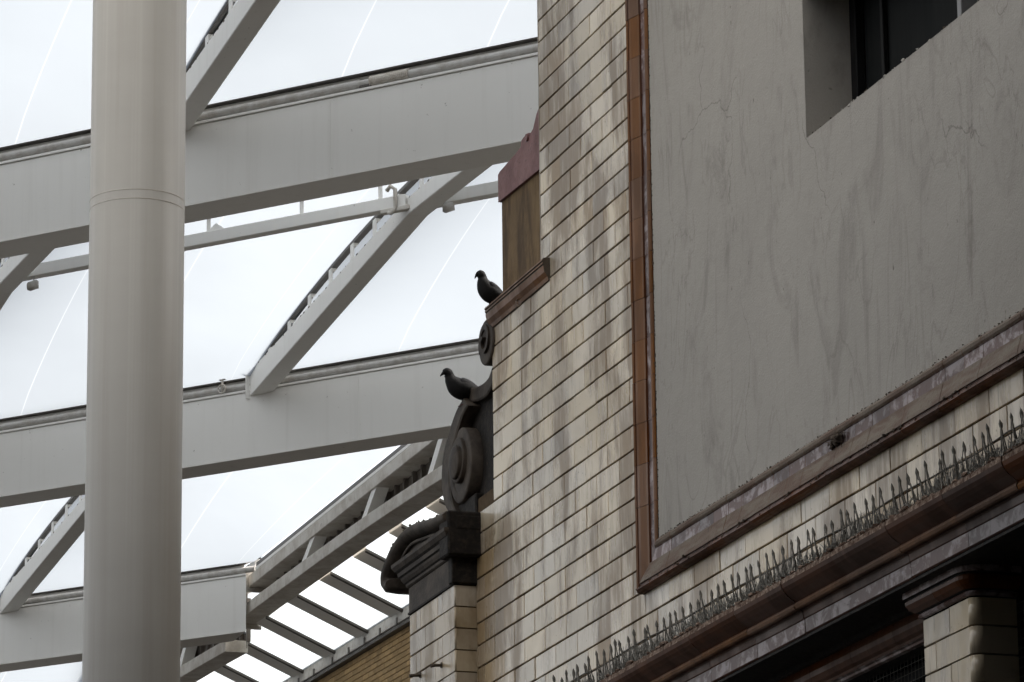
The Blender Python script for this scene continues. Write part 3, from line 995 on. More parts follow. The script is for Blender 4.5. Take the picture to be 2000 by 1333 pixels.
hk = MB(); hk.tube([(0, 0.02, 0), (0.0, -0.03, 0.002), (0.015, -0.045, -0.02), (0.05, -0.045, -0.06), (0.075, -0.040, -0.068), (0.085, -0.03, -0.05)], 0.006, 8)
o = hk.build('hook', 'dusty_brown'); o.location = wpt(0.22, 0.0, 10.262); o.rotation_euler = (0, 0, ROT_WALL)
tag(o, 'small rusty wall hook below the brown ledge', 'hook')
for (s, z, lb) in ((-1.72, 7.895, 'rusty metal stub low on the corner pier, nearer its far edge'), (-1.20, 7.870, 'short metal stub on the corner pier, nearer the facade')):
    mb = MB(); mb.tube([(0, 0.02, 0), (0, -0.05, -0.004), (0.0, -0.085, -0.010)], [0.011, 0.012, 0.015], 8)
    mb.tube([(0, -0.002, 0), (0, -0.006, 0)], 0.022, 10)
    o = mb.build('metal_stub', 'grime'); o.location = wpt(s, PN, z); o.rotation_euler = (0, 0, ROT_WALL)
    tag(o, lb, 'metal stub')

# clump of nest debris caught on the frame
mb = MB(); rr = random.Random(77)
for i in range(70):
    p = Vector((rr.gauss(0, 0.07), -abs(rr.gauss(0.035, 0.015)), rr.gauss(0, 0.022) - 0.02))
    d = Vector((rr.gauss(0, 1), rr.gauss(0, .4), rr.gauss(0, 0.7))).normalized() * rr.uniform(0.02, 0.07)
    mb.tube([p - d, p + Vector((rr.gauss(0, .01), 0, rr.gauss(0, .01))), p + d], 0.0028, 5)
for i in range(26):
    bm = bmesh.new(); bmesh.ops.create_icosphere(bm, subdivisions=1, radius=rr.uniform(0.012, 0.03))
    for v in bm.verts: v.co *= rr.uniform(0.5, 1.4)
    mb.add_bm(bm, 0, False, Matrix.Translation((rr.gauss(0, 0.05), -0.035 - rr.uniform(0, .02), rr.gauss(-0.015, 0.022))))
o = mb.build('nest', 'grime'); o.scale = (0.8, 0.7, 0.62); o.location = wpt(5.95, 0.0, 7.825); o.rotation_euler = (0, 0, ROT_WALL)
tag(o, 'dark clump of nesting debris caught on the lower frame of the plaster wall', 'nest')

# ---------------- pigeon spikes along the cornice
SPK = facade_empty('bird_spikes', 1.5, 0.23, 7.035)
tag(SPK, 'row of corroded pointed bird spikes along the top of the brown cornice', 'bird spikes')
rs = random.Random(13)
variants = []
for v in range(12):
    mb = MB()
    h = 0.218 + rs.uniform(-0.010, 0.010)
    tip = Vector((rs.uniform(-0.006, 0.006), rs.uniform(-0.012, 0.012), h))
    for (bx, by, r) in ((0.098 + rs.uniform(-.012, .012), -0.015, 0.0054), (0.036 + rs.uniform(-.010, .010), 0.03, 0.0042), (-0.014, 0.0, 0.0036)):
        b0 = Vector((bx, by, 0))
        mid = (b0 * 0.5 + tip * 0.5) + Vector((rs.uniform(-.005, .005), rs.uniform(-.006, .006), 0))
        mb.tube([b0, mid, tip], [r, r * 0.95, r * 0.7], 6)
    ax = (Vector((0.060, 0, 0)) - tip).normalized()          # dirt clogging the point
    L_ = rs.uniform(0.045, 0.070)
    mb.tube([tip - ax * 0.012, tip, tip + ax * L_ * 0.3, tip + ax * L_ * 0.65 + Vector((rs.uniform(-.003, .003), 0, 0)), tip + ax * L_], [0.001, 0.0055, 0.0105 * rs.uniform(.8, 1.2), 0.0090 * rs.uniform(.7, 1.2), 0.004], 7, 0, True, False)
    if rs.random() < 0.3:                                    # bent half-height barb
        p = Vector((rs.uniform(0.03, 0.08), rs.uniform(-.02, .02), rs.uniform(0.10, 0.16)))
        mb.tube([Vector((p.x + rs.uniform(-.03, .03), 0, 0)), p * 0.6, p], [0.0035, 0.0035, 0.0025], 5)
        mb.tube([p + Vector((0, 0, -.022)), p + Vector((rs.uniform(-.006, .006), 0, -.008)), p + Vector((0, 0, .012))], [0.003, 0.0075, 0.001], 6, 0, True, False)
    variants.append(mb.mesh('spike', 'rusty_wire'))
s = 0.0; cnt = 0
while s < 8.1:
    z_j = rs.uniform(-0.012, 0.008)
    o = link('spike', rs.choice(variants), SPK, (s, rs.uniform(-0.012, 0.012), z_j), (rs.uniform(-.04, .04), rs.uniform(-.035, .035), rs.uniform(-.1, .1)))
    o.scale = (1, 1, rs.uniform(0.96, 1.03))
    s += 0.120 + rs.uniform(-0.006, 0.006); cnt += 1
mb = MB()
pts = [(x * 0.2, 0.004 * math.sin(x * 1.7), 0.125 + 0.008 * math.sin(x * 0.9) + rs.uniform(-.004, .004)) for x in range(0, 41)]
mb.tube(pts, 0.0042, 6); mb.build('wire', 'rusty_wire', SPK)
mb = MB()
for i in range(2600):
    x = rs.uniform(0, 8.0)
    p0 = Vector((x, rs.uniform(-.05, .04), rs.uniform(-0.01, 0.03)))
    hgt = rs.uniform(0.03, 0.13) * (0.75 + 0.25 * math.sin(x * 5))
    p1 = p0 + Vector((rs.gauss(0, 0.035), rs.gauss(0, .015), hgt))
    pm = (p0 + p1) / 2 + Vector((rs.gauss(0, .012), 0, rs.gauss(0, .006)))
    mb.tube([p0, pm, p1], [0.0026, 0.0022, 0.0012], 4, cap=False)
o = mb.build('fine_wires', 'dull_wire', SPK); tag(o, kind='stuff')

# ---------------- pigeons (local x = forwards, z up)
def pigeon(name, loc, rz, pose, label, size=1.06):
    root = empty(name, loc, rz)
    tag(root, label, 'pigeon', 'pigeons perched on the gable end')
    root.scale = (size, size, size)
    mb = MB(); loops = []
    for (x, z, w, h) in smooth(pose['spine'], 4):
        loops.append((x, z, w * 1.2, h * 1.2))
    seg = 18; rings = []
    for i, (x, z, w, h) in enumerate(loops):
        a = loops[max(i - 1, 0)]; c = loops[min(i + 1, len(loops) - 1)]
        t = Vector((c[0] - a[0], 0, c[1] - a[1])).normalized()
        up = Vector((-t.z, 0, t.x))
        if up.z < 0 and abs(t.x) > 0.5: up = -up
        rings.append([tuple(Vector((x, 0, z)) + up * (h * math.sin(2 * PI * j / seg)) + Vector((0, 1, 0)) * (w * math.cos(2 * PI * j / seg))) for j in range(seg)])
    mb.ring(rings, 0, True, True)
    # beak grown from the head
    bx, bz, dx, dz = pose['beak']
    d = Vector((dx, 0, dz)).normalized()
    p = Vector((bx, 0, bz))
    mb.tube([p - d * 0.016, p - d * 0.004, p + d * 0.008, p + d * 0.019, p + d * 0.025 + Vector((0, 0, -0.003))], [0.012, 0.0105, 0.0072, 0.0046, 0.001], 8)
    # legs
    for sy in (-1, 1):
        fx, fz = pose['foot']
        mb.tube([(fx - 0.012, 0.022 * sy, fz + 0.055), (fx - 0.004, 0.022 * sy, fz + 0.028), (fx, 0.022 * sy, fz + 0.004)], [0.014, 0.0055, 0.004], 6, 1)
        for a in (-0.5, 0.0, 0.5, PI):
            mb.tube([(fx, 0.022 * sy, fz + 0.004), (fx + math.cos(a) * 0.026, 0.022 * sy + math.sin(a) * 0.026, fz + 0.003)], [0.0038, 0.002], 5, 1)
    mb.build('body', ['pigeon_body', 'pigeon_foot'], root)
    # folded wings
    for sy in (-1, 1):
        wg = MB(); rings = []
        for (x, z, w, h, off) in smooth(pose['wing'], 4):
            ring = []
            for j in range(12):
                a = 2 * PI * j / 12
                ring.append((x, sy * (off + w * math.cos(a)), z + h * math.sin(a)))
            rings.append(ring)
        wg.ring(rings, 0, True, True)
        wg.build('wing', 'pigeon_wing', root)
    for sy in (-1, 1):
        e = MB(); bm = bmesh.new(); bmesh.ops.create_uvsphere(bm, u_segments=8, v_segments=6, radius=0.004)
        ex, ez, ey = pose['eye']
        e.add_bm(bm, 0, True, Matrix.Translation((ex, sy * ey, ez))); e.build('eye', 'dark_metal', root)
    return root
face_out = math.atan2(ND.y, ND.x)
poseA = dict(  # crouched, body nearly level, head held low
    spine=[(-0.165, 0.075, 0.018, 0.005), (-0.12, 0.082, 0.026, 0.014), (-0.06, 0.098, 0.048, 0.042), (0.0, 0.108, 0.058, 0.060), (0.055, 0.124, 0.052, 0.056), (0.092, 0.158, 0.036, 0.037), (0.106, 0.186, 0.024, 0.027), (0.118, 0.206, 0.025, 0.027), (0.134, 0.209, 0.022, 0.022), (0.144, 0.202, 0.011, 0.012), (0.149, 0.198, 0.003, 0.004)],
    beak=(0.154, 0.198, 0.72, -0.70), foot=(0.01, 0.0), eye=(0.126, 0.211, 0.022),
    wing=[(0.065, 0.135, 0.006, 0.018, 0.044), (0.035, 0.132, 0.012, 0.038, 0.050), (-0.02, 0.118, 0.013, 0.040, 0.050), (-0.08, 0.100, 0.010, 0.026, 0.038), (-0.14, 0.086, 0.006, 0.010, 0.022)])
poseB = dict(  # upright, neck raised, looking down
    spine=[(-0.155, 0.050, 0.018, 0.005), (-0.11, 0.066, 0.026, 0.014), (-0.055, 0.088, 0.047, 0.042), (0.0, 0.108, 0.057, 0.058), (0.040, 0.140, 0.051, 0.054), (0.062, 0.182, 0.037, 0.038), (0.068, 0.214, 0.024, 0.027), (0.080, 0.236, 0.025, 0.027), (0.096, 0.240, 0.022, 0.022), (0.106, 0.240, 0.011, 0.012), (0.111, 0.236, 0.003, 0.004)],
    beak=(0.114, 0.226, 0.50, -0.87), foot=(0.01, 0.0), eye=(0.088, 0.248, 0.022),
    wing=[(0.045, 0.150, 0.006, 0.018, 0.042), (0.022, 0.142, 0.012, 0.040, 0.049), (-0.025, 0.115, 0.013, 0.042, 0.049), (-0.08, 0.085, 0.010, 0.026, 0.038), (-0.13, 0.062, 0.006, 0.010, 0.022)])
pigeon('pigeon', wpt(-1.055, 0.018, 9.800), face_out + 0.12, poseA, 'dark pigeon crouching on top of the carved scroll, head low', 1.16)
pigeon('pigeon', wpt(-0.395, 0.02, 10.366), face_out + 0.1, poseB, 'dark pigeon standing upright on the brown ledge beside the stained panel')

# ================================================================== CANOPY STEEL
ZB, ZF, ZR = 13.60, 14.40, 14.545          # girder underside, flange top, clamp rail
GOFF = {-3: 1.4, -2: -6.9, -1: -15.1, 0: -23.3, 1: -31.47, 2: -39.68, 3: -47.62, 4: -55.6}
GO = {k: GN * v for k, v in GOFF.items()}  # a point of each girder's front plane
def on_girder(k, px, py):
    return hit(px, py, GO[k], GN)
def gpos(k, u, z=0):                        # u along the girder (to the right), front plane
    return GO[k] - GD * u + Vector((0, 0, z))
def girder(k, u0, u1, label, joints=(), skew=0.0):
    root = empty('roof_girder', gpos(k, 0, 0), ROT_GIRD)   # local x right, y away
    tag(root, label, 'girder', 'white steel roof girders')
    def cut(mb):                                            # right end cut along the building line
        if skew:
            mb.v = [(x - 0.13 - skew * max(y, 0), y, z) if x > u1 - 0.05 else (x, y, z) for x, y, z in mb.v]
        return mb
    mb = MB(); mb.bbox((u0, 0.0, ZB + 0.014), (u1, 0.42, ZF - 0.028), 0.006); cut(mb).build('web_box', 'steel_paint', root)
    mb = MB(); mb.bbox((u0, -0.016, ZF - 0.026), (u1, 0.436, ZF), 0.004); cut(mb).build('top_flange', 'steel_paint', root)
    mb = MB(); mb.bbox((u0, -0.012, ZB), (u1, 0.432, ZB + 0.012), 0.003); cut(mb).build('bottom_flange', 'steel_paint', root)
    mb = MB(); mb.box((u0, 0.075, ZF + 0.001), (u1, 0.40, ZR - 0.005)); cut(mb).build('upstand', 'steel_paint', root)
    mb = MB(); mb.tube([(u0, 0.032, ZF + 0.058), (u1, 0.032, ZF + 0.058)], 0.041, 14); mb.build('drain_pipe', 'grey_metal', root)
    mb = MB(); mb.bbox((u0, 0.012, ZR - 0.004), (u1, 0.41, ZR + 0.012), 0.003); cut(mb).build('clamp_rail', 'dark_metal', root)
    # clips holding the pipe
    cm = None; u = u0 + 0.4
    for i in range(60):
        if u > u1 - 0.2: break
        if cm is None:
            c = MB(); c.bbox((-0.032, -0.026, ZF), (0.032, -0.014, ZF + 0.095), 0.002); c.bbox((-0.03, -0.012, ZF + 0.001), (0.03, 0.03, ZF + 0.012), 0.002); cm = c.mesh('pipe_clip', 'steel_paint')
        if -16 < u < 8: link('pipe_clip', cm, root, (u, 0, 0))
        u += 1.62
    # grime along the bottom flange edge and flange top
    mb = MB(); r = random.Random(k * 7 + 1)
    u = max(u0, -12.0)
    while u < min(u1, 6):
        L_ = r.uniform(0.02, 0.16)
        if r.random() < 0.75:
            mb.box((u, -0.0135, ZB + 0.0125), (u + L_, -0.001, ZB + 0.0125 + r.uniform(0.003, 0.011)))
        u += L_ + r.uniform(0.01, 0.07)
    u = max(u0, -12.0)
    while u < min(u1, 6):
        L_ = r.uniform(0.02, 0.12)
        if r.random() < 0.5:
            mb.box((u, -0.0175, ZF - 0.030 - r.uniform(0.0, 0.006)), (u + L_, -0.004, ZF - 0.0265))
        u += L_ + r.uniform(0.02, 0.22)
    o = mb.build('grime_line', 'grime', root); tag(o, kind='stuff')
    for u in joints:
        mb = MB(); mb.bbox((u - 0.004, -0.003, ZB + 0.02), (u + 0.004, 0.0005, ZF - 0.03), 0.001)
        mb.build('weld_seam', 'steel_paint', root)
    return root
def ucoord(k, P):
    return (P - GO[k]).dot(-GD)
g1 = girder(1, -34, 20.8, 'nearest deep white girder crossing behind the column top', [ucoord(1, on_girder(1, 645, 260))])
g2 = girder(2, -38, 24, 'middle white girder passing behind the lower pigeon', [ucoord(2, on_girder(2, 700, 800))])
g3 = girder(3, -42, ucoord(3, on_girder(3, 497, 1150)), 'lowest white girder ending at the edge truss', skew=1.136)
girder(0, -30, ucoord(0, wpt(-0.5, 0.9, 0)) if False else 10.2, 'girder overhead above the picture carried by the round column')
girder(4, -46, 20, 'farthest girder behind the lowest one')
# corrugated sleeve on the nearest girder's pipe
a = ucoord(1, on_girder(1, 722, 150)); c = ucoord(1, on_girder(1, 796, 135))
mb = MB(); n = 36
mb.tube([(a + (c - a) * i / n, 0.032, ZF + 0.058) for i in range(n + 1)], [0.047 if i % 2 else 0.056 for i in range(n + 1)], 14, sm=False)
mb.build('flexible_sleeve', 'dirty_steel', g1)
mb = MB(); mb.bbox((a - 0.12, 0.0, ZF + 0.002), (a + 0.02, 0.06, ZF + 0.095), 0.01); mb.build('sleeve_joint', 'dark_metal', g1)
# small valve on the middle girder's pipe
u = ucoord(2, on_girder(2, 436, 745))
mb = MB(); mb.tube([(u, -0.02, ZF + 0.03), (u, -0.02, ZF + 0.16)], 0.012, 8); mb.tube([(u - 0.03, -0.02, ZF + 0.165), (u + 0.05, -0.02, ZF + 0.172)], 0.014, 8)
mb.tube([(u - 0.05 * math.cos(t * PI / 6), -0.03, ZF + 0.055 + 0.05 * math.sin(t * PI / 6)) for t in range(13)], 0.008, 6)
mb.build('valve', 'dirty_steel', g2)

# ---------------- purlins between the girders, kinked at mid-span
SPAN = 12.2
def prof_z(t):                                    # underside of purlin
    return 14.322 + 0.340 * (1 - abs(t - SPAN / 2) / (SPAN / 2))
def rail_z(t):                                    # clamp rail the film is fixed to
    return 14.575 + 0.445 * max(0.0, math.sin(PI * min(max(t, 0), SPAN) / SPAN)) ** 0.7
def top_z(t):                                     # upper edge of purlin
    return 14.625 + 0.215 * (1 - abs(t - SPAN / 2) / (SPAN / 2))
PWD, PH = 0.213, 0.285
def purlin(P, label, t0=0.0, t1=SPAN - 0.5, posts=True, kink=True):
    root = empty('roof_purlin', (P.x, P.y, 0), ROT_WALL)     # local x towards viewer, y right
    tag(root, label, 'purlin', 'kinked white purlins under the roof film')
    mb = MB(); loops = []
    for t in (t0, SPAN / 2, t1):
        z = prof_z(t); e = 0.008; zt_ = top_z(t)
        loops.append([(t, e, z), (t, PWD - e, z), (t, PWD, z + e), (t, PWD, zt_ - e), (t, PWD - e, zt_), (t, e, zt_), (t, 0, zt_ - e), (t, 0, z + e)])
    mb.ring(loops, 0, False, True); mb.build('beam', 'steel_paint', root)
    mb = MB(); loops = []; nseg = 40
    for i in range(nseg + 1):
        t = t0 + (t1 - t0) * i / nseg; z = rail_z(t) if True else 0
        loops.append([(t, 0.02, z - 0.024), (t, 0.085, z - 0.024), (t, 0.085, z + 0.012), (t, 0.02, z + 0.012)])
    mb.ring(loops, 0, False, True); mb.build('clamp_rail', 'dark_metal', root)
    if posts:
        t = 0.75
        while t < t1 - 0.3:
            zt_ = rail_z(t) - 0.022; zb_ = top_z(t) - 0.003
            if zt_ - zb_ > 0.02:
                mb = MB(); mb.bbox((t - 0.055, 0.018, zb_), (t + 0.055, 0.032, zt_), 0.002)
                mb.bbox((t - 0.055, 0.03, zt_ - 0.010), (t + 0.055, 0.083, zt_ + 0.001), 0.002)
                mb.build('post', 'steel_paint', root)
            t += 0.82
    # end plate on the girder face
    mb = MB()
    z = prof_z(t0)
    mb.v += [(t0 - 0.012, -0.05, z - 0.03), (t0 + 0.006, -0.05, z - 0.03), (t0 + 0.006, PWD + 0.03, z - 0.03), (t0 - 0.012, PWD + 0.03, z - 0.03),
             (t0 - 0.012, -0.05, z + PH + 0.02), (t0 + 0.006, -0.05, z + PH + 0.02), (t0 + 0.006, PWD + 0.03, z + PH + 0.02), (t0 - 0.012, PWD + 0.03, z + PH + 0.02)]
    for q_ in ((3, 2, 1, 0), (4, 5, 6, 7), (0, 1, 5, 4), (1, 2, 6, 5), (2, 3, 7, 6), (3, 0, 4, 7)):
        mb.face(list(q_))
    mb.build('end_plate', 'steel_paint', root)
    # grime specks along the top edge
    mb = MB(); r = random.Random(int(abs(P.x) * 100))
    t = 0.2
    while t < t1:
        z = top_z(t)
        w = r.uniform(0.02, 0.09)
        mb.box((t, -0.0025, z - r.uniform(0.012, 0.022)), (t + w * 0.6, 0.004, z - 0.004)); t += w + r.uniform(0.05, 0.5)
    o = mb.build('grime_line', 'grime', root); tag(o, kind='stuff')
    return root
PSP = 5.2
p1 = on_girder(2, 488, 774)
purlin(p1, 'long purlin rising from the middle girder to a kink above the upper pigeon')
p2 = p1 + GD * PSP
purlin(p2, 'purlin cut by the left picture edge under the nearest girder')
p2b = p1 - GD * PSP
p0 = on_girder(1, 316, 246)
purlin(p0, 'purlin at the top rising from the nearest girder beside the column')
purlin(p0 + GD * PSP, 'purlin left of the column above the nearest girder')
p3 = on_girder(3, 0, 1170)
purlin(p3, 'lower left purlin running up to the middle girder')
purlin(p3 + GD * PSP, 'purlin beyond the lower left picture corner')
p4 = hit(262, 1314, Vector((0, 0, 14.42)), Vector((0, 0, 1)))
p4 = p4 - SD * ((p4 - GO[4]).dot(GN) / SD.dot(GN)); p4.z = 0
purlin(p4, 'purlin below the lowest girder beside the column foot')
# ---------------- ridge member between purlins, with little posts
kink = p1 + SD * (SPAN / 2)
RB = empty('ridge_beam', (kink.x, kink.y, 0), ROT_GIRD)
tag(RB, 'slim ridge beam with short posts below the nearest girder', 'beam')
u0, u1 = -9.0, 3.0
mb = MB(); mb.bbox((u0, -0.02, 14.745), (-0.02, 0.10, 14.875), 0.006); mb.build('beam', 'steel_paint', RB)
mb = MB(); mb.bbox((0.28, -0.02, 14.700), (u1, 0.10, 14.830), 0.006); mb.build('beam', 'steel_paint', RB)
for u in (-8.2, -7.05, -6.4, -5.9, -4.75, -3.6, -2.45, -1.3, -0.35, 1.4):
    if -6.3 < u < -5.2 and False: continue
    mb = MB(); mb.bbox((u - 0.022, 0.03, 14.874), (u + 0.022, 0.045, 15.06), 0.002); mb.bbox((u - 0.06, 0.0, 15.05), (u + 0.06, 0.08, 15.062), 0.002)
    mb.build('post', 'steel_paint', RB)
mb = MB(); mb.tube([(-0.22, -0.05, 14.93), (-0.17, -0.06, 14.97), (-0.12, -0.05, 14.93), (-0.12, -0.05, 14.72), (-0.17, -0.06, 14.68), (-0.20, -0.05, 14.70)], 0.022, 8)
mb.bbox((-0.30, -0.05, 14.70), (0.05, 0.02, 14.745), 0.006)
mb.build('bracket', 'dirty_steel', RB)
u = -2.35
mb = MB(); mb.v += [(u - 0.12, 0.02, 14.874), (u + 0.12, 0.02, 14.874), (u, 0.02, 14.96), (u - 0.12, 0.035, 14.874), (u + 0.12, 0.035, 14.874), (u, 0.035, 14.96)]
for q_ in ((0, 1, 2), (5, 4, 3), (0, 3, 4, 1), (1, 4, 5, 2), (2, 5, 3, 0)): mb.face(list(q_))
mb.build('lug', 'steel_paint', RB)
# floodlights under the purlins
for (px, py, P, lb) in ((878, 402, kink, 'small floodlight under the ridge beam right of the long purlin'), (66, 555, kink, 'small floodlight under the ridge beam left of the column')):
    q_ = hit(px, py, P, GN)
    root = empty('floodlight', q_, ROT_GIRD + 0.5)
    tag(root, lb, 'floodlight', 'floodlights under the ridge beam')
    mb = MB(); mb.tube([(-0.07, 0, -0.03), (-0.05, 0, -0.03), (0.04, 0, 0.0), (0.05, 0, 0.0)], [0.035, 0.05, 0.05, 0.03], 12); mb.build('housing', 'grey_metal', root)
    mb = MB(); mb.tube([(0.0, 0, 0.0), (0.0, 0, max(0.06, 14.75 - q_.z))], 0.008, 6); mb.build('stem', 'grey_metal', root)

# ---------------- film cushions
def cushion(k, ua, ub, label, bulge=0.6, clip=None, t_end=SPAN - 0.42, flat_edge=False, mat='roof_film'):
    """cell between girders k (far) and k-1 (near); ua..ub along the far girder"""
    root = empty('roof_cushion', gpos(k, (ua + ub) / 2, 0), 0)
    tag(root, label, 'roof cushion', 'translucent film cushions of the roof')
    base = gpos(k, (ua + ub) / 2, 0)
    nu, nt = 22, 30
    def P(a, t):
        p = gpos(k, ua + (ub - ua) * a, 0) + SD * t
        fz = max(0.0, math.sin(PI * min(max(t, 0), SPAN) / SPAN))
        ed = 0.45 * (1 - a) ** 0.6 if flat_edge else 0.45
        z = 14.552 + ed * fz ** 0.7 + bulge * 4 * a * (1 - a) * fz ** 0.9
        return Vector((p.x, p.y, z)) - base
    # columns of the film with narrow welded seams between the strips
    av = [i / nu for i in range(nu + 1)]
    wd = abs(ub - ua)
    seams = []
    for a, w in ((0.07, 0.008), (0.36, 0.015), (0.655, 0.015), (0.93, 0.008)):
        if wd < 8:
            seams.append((a, a + w / wd)); av += [a, a + w / wd]
    av = sorted(set(round(a, 5) for a in av))
    mb = MB(); idx = {}
    for i, a in enumerate(av):
        for j in range(nt + 1):
            idx[i, j] = len(mb.v); mb.v.append(tuple(P(a, t_end * j / nt)))
    for i in range(len(av) - 1):
        am = (av[i] + av[i + 1]) / 2
        mi = 1 if any(s0 < am < s1 for s0, s1 in seams) else 0
        for j in range(nt):
            if clip and clip(base + P(am, t_end * (j + 0.5) / nt)): continue
            mb.face([idx[i, j], idx[i + 1, j], idx[i + 1, j + 1], idx[i, j + 1]], mi, True)
    mb.build('film', [mat, 'film_seam'], root)
    return root
def inside_block(p):
    q_ = p - ORG
    return q_.dot(SD) > -1.0 and q_.dot(ND) < 0.3
u1_ = ucoord(2, p1); u0_ = ucoord(1, p0); u3_ = ucoord(3, p3); uT = ucoord(3, on_girder(3, 500, 1140))
def row(k, ustart, cells, labels, left_label, right_label=None, clip=None, nleft=5):
    for i in cells:
        cushion(k, ustart + i * PSP + 0.10, ustart + (i + 1) * PSP + 0.10, labels[i], clip=clip)
    a = ustart + min(cells) * PSP + 0.10
    nleft = min(nleft, 3)
    cushion(k, a - nleft * PSP, a, left_label, clip=clip, bulge=0.3)
    if right_label:
        c = ustart + (max(cells) + 1) * PSP + 0.10
        cushion(k, c, c + 2 * PSP, right_label, clip=clip, bulge=0.3)
row(2, u1_, (0, -1, -2), {0: 'film cushion right of the long purlin, behind the upper pigeon', -1: 'film cushion left of the long purlin, behind the column', -2: 'film cushion at the left edge between nearest and middle girders'},
    'roof film beyond the left picture edge in the middle row', 'roof film hidden behind the building in the middle row')
row(1, u0_, (0, -1), {0: 'film cushion above the nearest girder, right of the column', -1: 'film cushion in the top left corner of the picture'},
    'roof film beyond the left picture edge in the top row', 'roof film hidden behind the building in the top row', clip=inside_block, nleft=2)
cushion(3, u3_ + 0.10, uT - 0.02, 'film cushion between the lower left purlin and the edge truss', flat_edge=True)
row(3, u3_, (-1,), {-1: 'film cushion in the lower left corner beyond the purlin'}, 'roof film beyond the left picture edge in the bottom row')
u4_ = ucoord(4, p4)
cushion(4, u4_ + 0.1, ucoord(4, on_girder(3, 500, 1140) - SD * 12.0), 'film cushion seen below the lowest girder beside the column foot')
row(4, u4_, (-1,), {-1: 'film cushion below the lowest girder in the lower left picture corner'}, 'roof film beyond the left picture edge past the lowest girder')
for k, nm in ((0, 'unseen roof film overhead, made clearer to brighten the facade'),):
    c = (ORG + ND * 0.4 - GO[k]).dot(ND) / (-GD).dot(ND)           # where the girder line meets the facade
    cushion(k, c - 14, c + 14, nm, bulge=0.3, clip=inside_block, mat='brightening_film')

# ---------------- edge truss along the building line
pT = on_girder(3, 500, 1140)
def edge_truss(P, label, t1=11.6, full=True):
    root = empty('edge_truss', (P.x, P.y, 0), ROT_WALL)     # local x towards viewer, y right
    tag(root, label, 'truss', 'edge trusses of the canopy')
    mb = MB(); mb.bbox((-0.30, -0.02, 14.255), (t1, 0.25, 14.42), 0.008); mb.build('top_chord', 'dirty_steel', root)
    def lowz(t):                                            # bottom chord sags towards the viewer
        return 13.875 - 0.012 * max(t, 0) - 0.0028 * max(t - 3, 0) ** 2
    loops = []
    for t in [-0.85 + (t1 + 0.85) * i / 12 for i in range(13)]:
        z = lowz(t); e = 0.007
        loops.append([(t, -0.05 + e, z), (t, 0.27 - e, z), (t, 0.27, z + e), (t, 0.27, z + 0.165 - e), (t, 0.27 - e, z + 0.165), (t, -0.05 + e, z + 0.165), (t, -0.05, z + 0.165 - e), (t, -0.05, z + e)])
    mb = MB(); mb.ring(loops, 0, False, True); mb.build('bottom_chord', 'dirty_steel', root)
    mb = MB(); mb.bbox((0.0, -0.012, 14.425), (t1, 0.20, 14.47), 0.004); mb.build('clamp_rail', 'steel_paint', root)
    mb = MB(); mb.bbox((0.0, 0.0, 14.472), (t1, 0.20, 14.535), 0.004); mb.build('seal_strip', 'dark_metal', root)
    mb = MB(); mb.bbox((-0.33, -0.07, 14.19), (-0.296, 0.29, 14.47), 0.004); mb.build('end_plate', 'dirty_steel', root)
    mb = MB(); mb.bbox((-0.885, -0.10, 13.80), (-0.846, 0.31, 14.12), 0.004); mb.build('end_plate', 'dirty_steel', root)
    t = 2.25
    while t < t1 - 1:
        z0 = lowz(t) + 0.14
        m2 = MB(); m2.ring([[(t - 0.10, 0.0, z0), (t + 0.12, 0.0, z0), (t + 0.12, 0.16, z0), (t - 0.10, 0.16, z0)],
                            [(t + 0.42, 0.0, 14.26), (t + 0.64, 0.0, 14.26), (t + 0.64, 0.16, 14.26), (t + 0.42, 0.16, 14.26)]], 0, False, True)
        m2.build('web_strut', 'steel_paint', root); t += 2.75
    m2 = MB(); m2.ring([[(t, 0.245, lowz(t) + 0.06), (t, 0.262, lowz(t) + 0.06), (t, 0.262, 14.42), (t, 0.245, 14.42)] for t in [-0.5 + (t1 + 0.5) * i / 12 for i in range(13)]], 0, False, True)
    m2.build('louvre_backing', 'louvre_metal', root)
    t = 0.05; i = 0
    while t < t1:
        m2 = MB(); m2.box((t + 0.30, 0.19, lowz(t) + 0.10), (t + 0.345, 0.2445, 14.30)); m2.build('louvre_fin', 'louvre_metal', root)
        t += 0.36; i += 1
    return root
edge_truss(pT, 'box truss with diagonal struts and louvres between lowest and middle girders')
pT2 = pT - SD * 12.0
edge_truss(pT2, 'far truss continuing below the lowest girder beside the column', t1=10.6)

# ---------------- lean-to glazing between the truss and the brick wall
LT0 = hit(584.8, 1168.7, Vector((0, 0, 13.83)), Vector((0, 0, 1)))
ROT_LT = ROT_WALL + math.radians(1.9)
LT = empty('glazed_lean_to', (LT0.x, LT0.y, 0), ROT_LT)   # x along the wall, y to the right
tag(LT, 'sloping glass lean-to roof with grey glazing bars beside the truss', 'glass roof')
LD, LZ = 0.96, -0.42
def lz(y): return 13.83 + LZ / LD * y
pm = bm_ = None
BARP = 1.41
ym0, ym1 = -0.02, LD
glass_me = MB()
w = 0.90
glass_me.v += [(0, ym0, lz(ym0) + 0.05), (w, ym0, lz(ym0) + 0.05), (w, ym1, lz(ym1) + 0.05), (0, ym1, lz(ym1) + 0.05)]
glass_me.face([0, 1, 2, 3])
gm = glass_me.mesh('pane', 'roof_glass')
bw = BARP - w
bar = MB()
bar.ring([[(0.0, y, lz(y) + 0.075), (bw - 0.02, y, lz(y) + 0.075), (bw - 0.02, y, lz(y) + 0.042), (bw - 0.05, y, lz(y) + 0.036), (0.02, y, lz(y) + 0.036), (0.0, y, lz(y) + 0.05)] for y in (ym0, ym1)], 0, False, True)
bar_me = bar.mesh('glazing_bar', 'steel_paint')
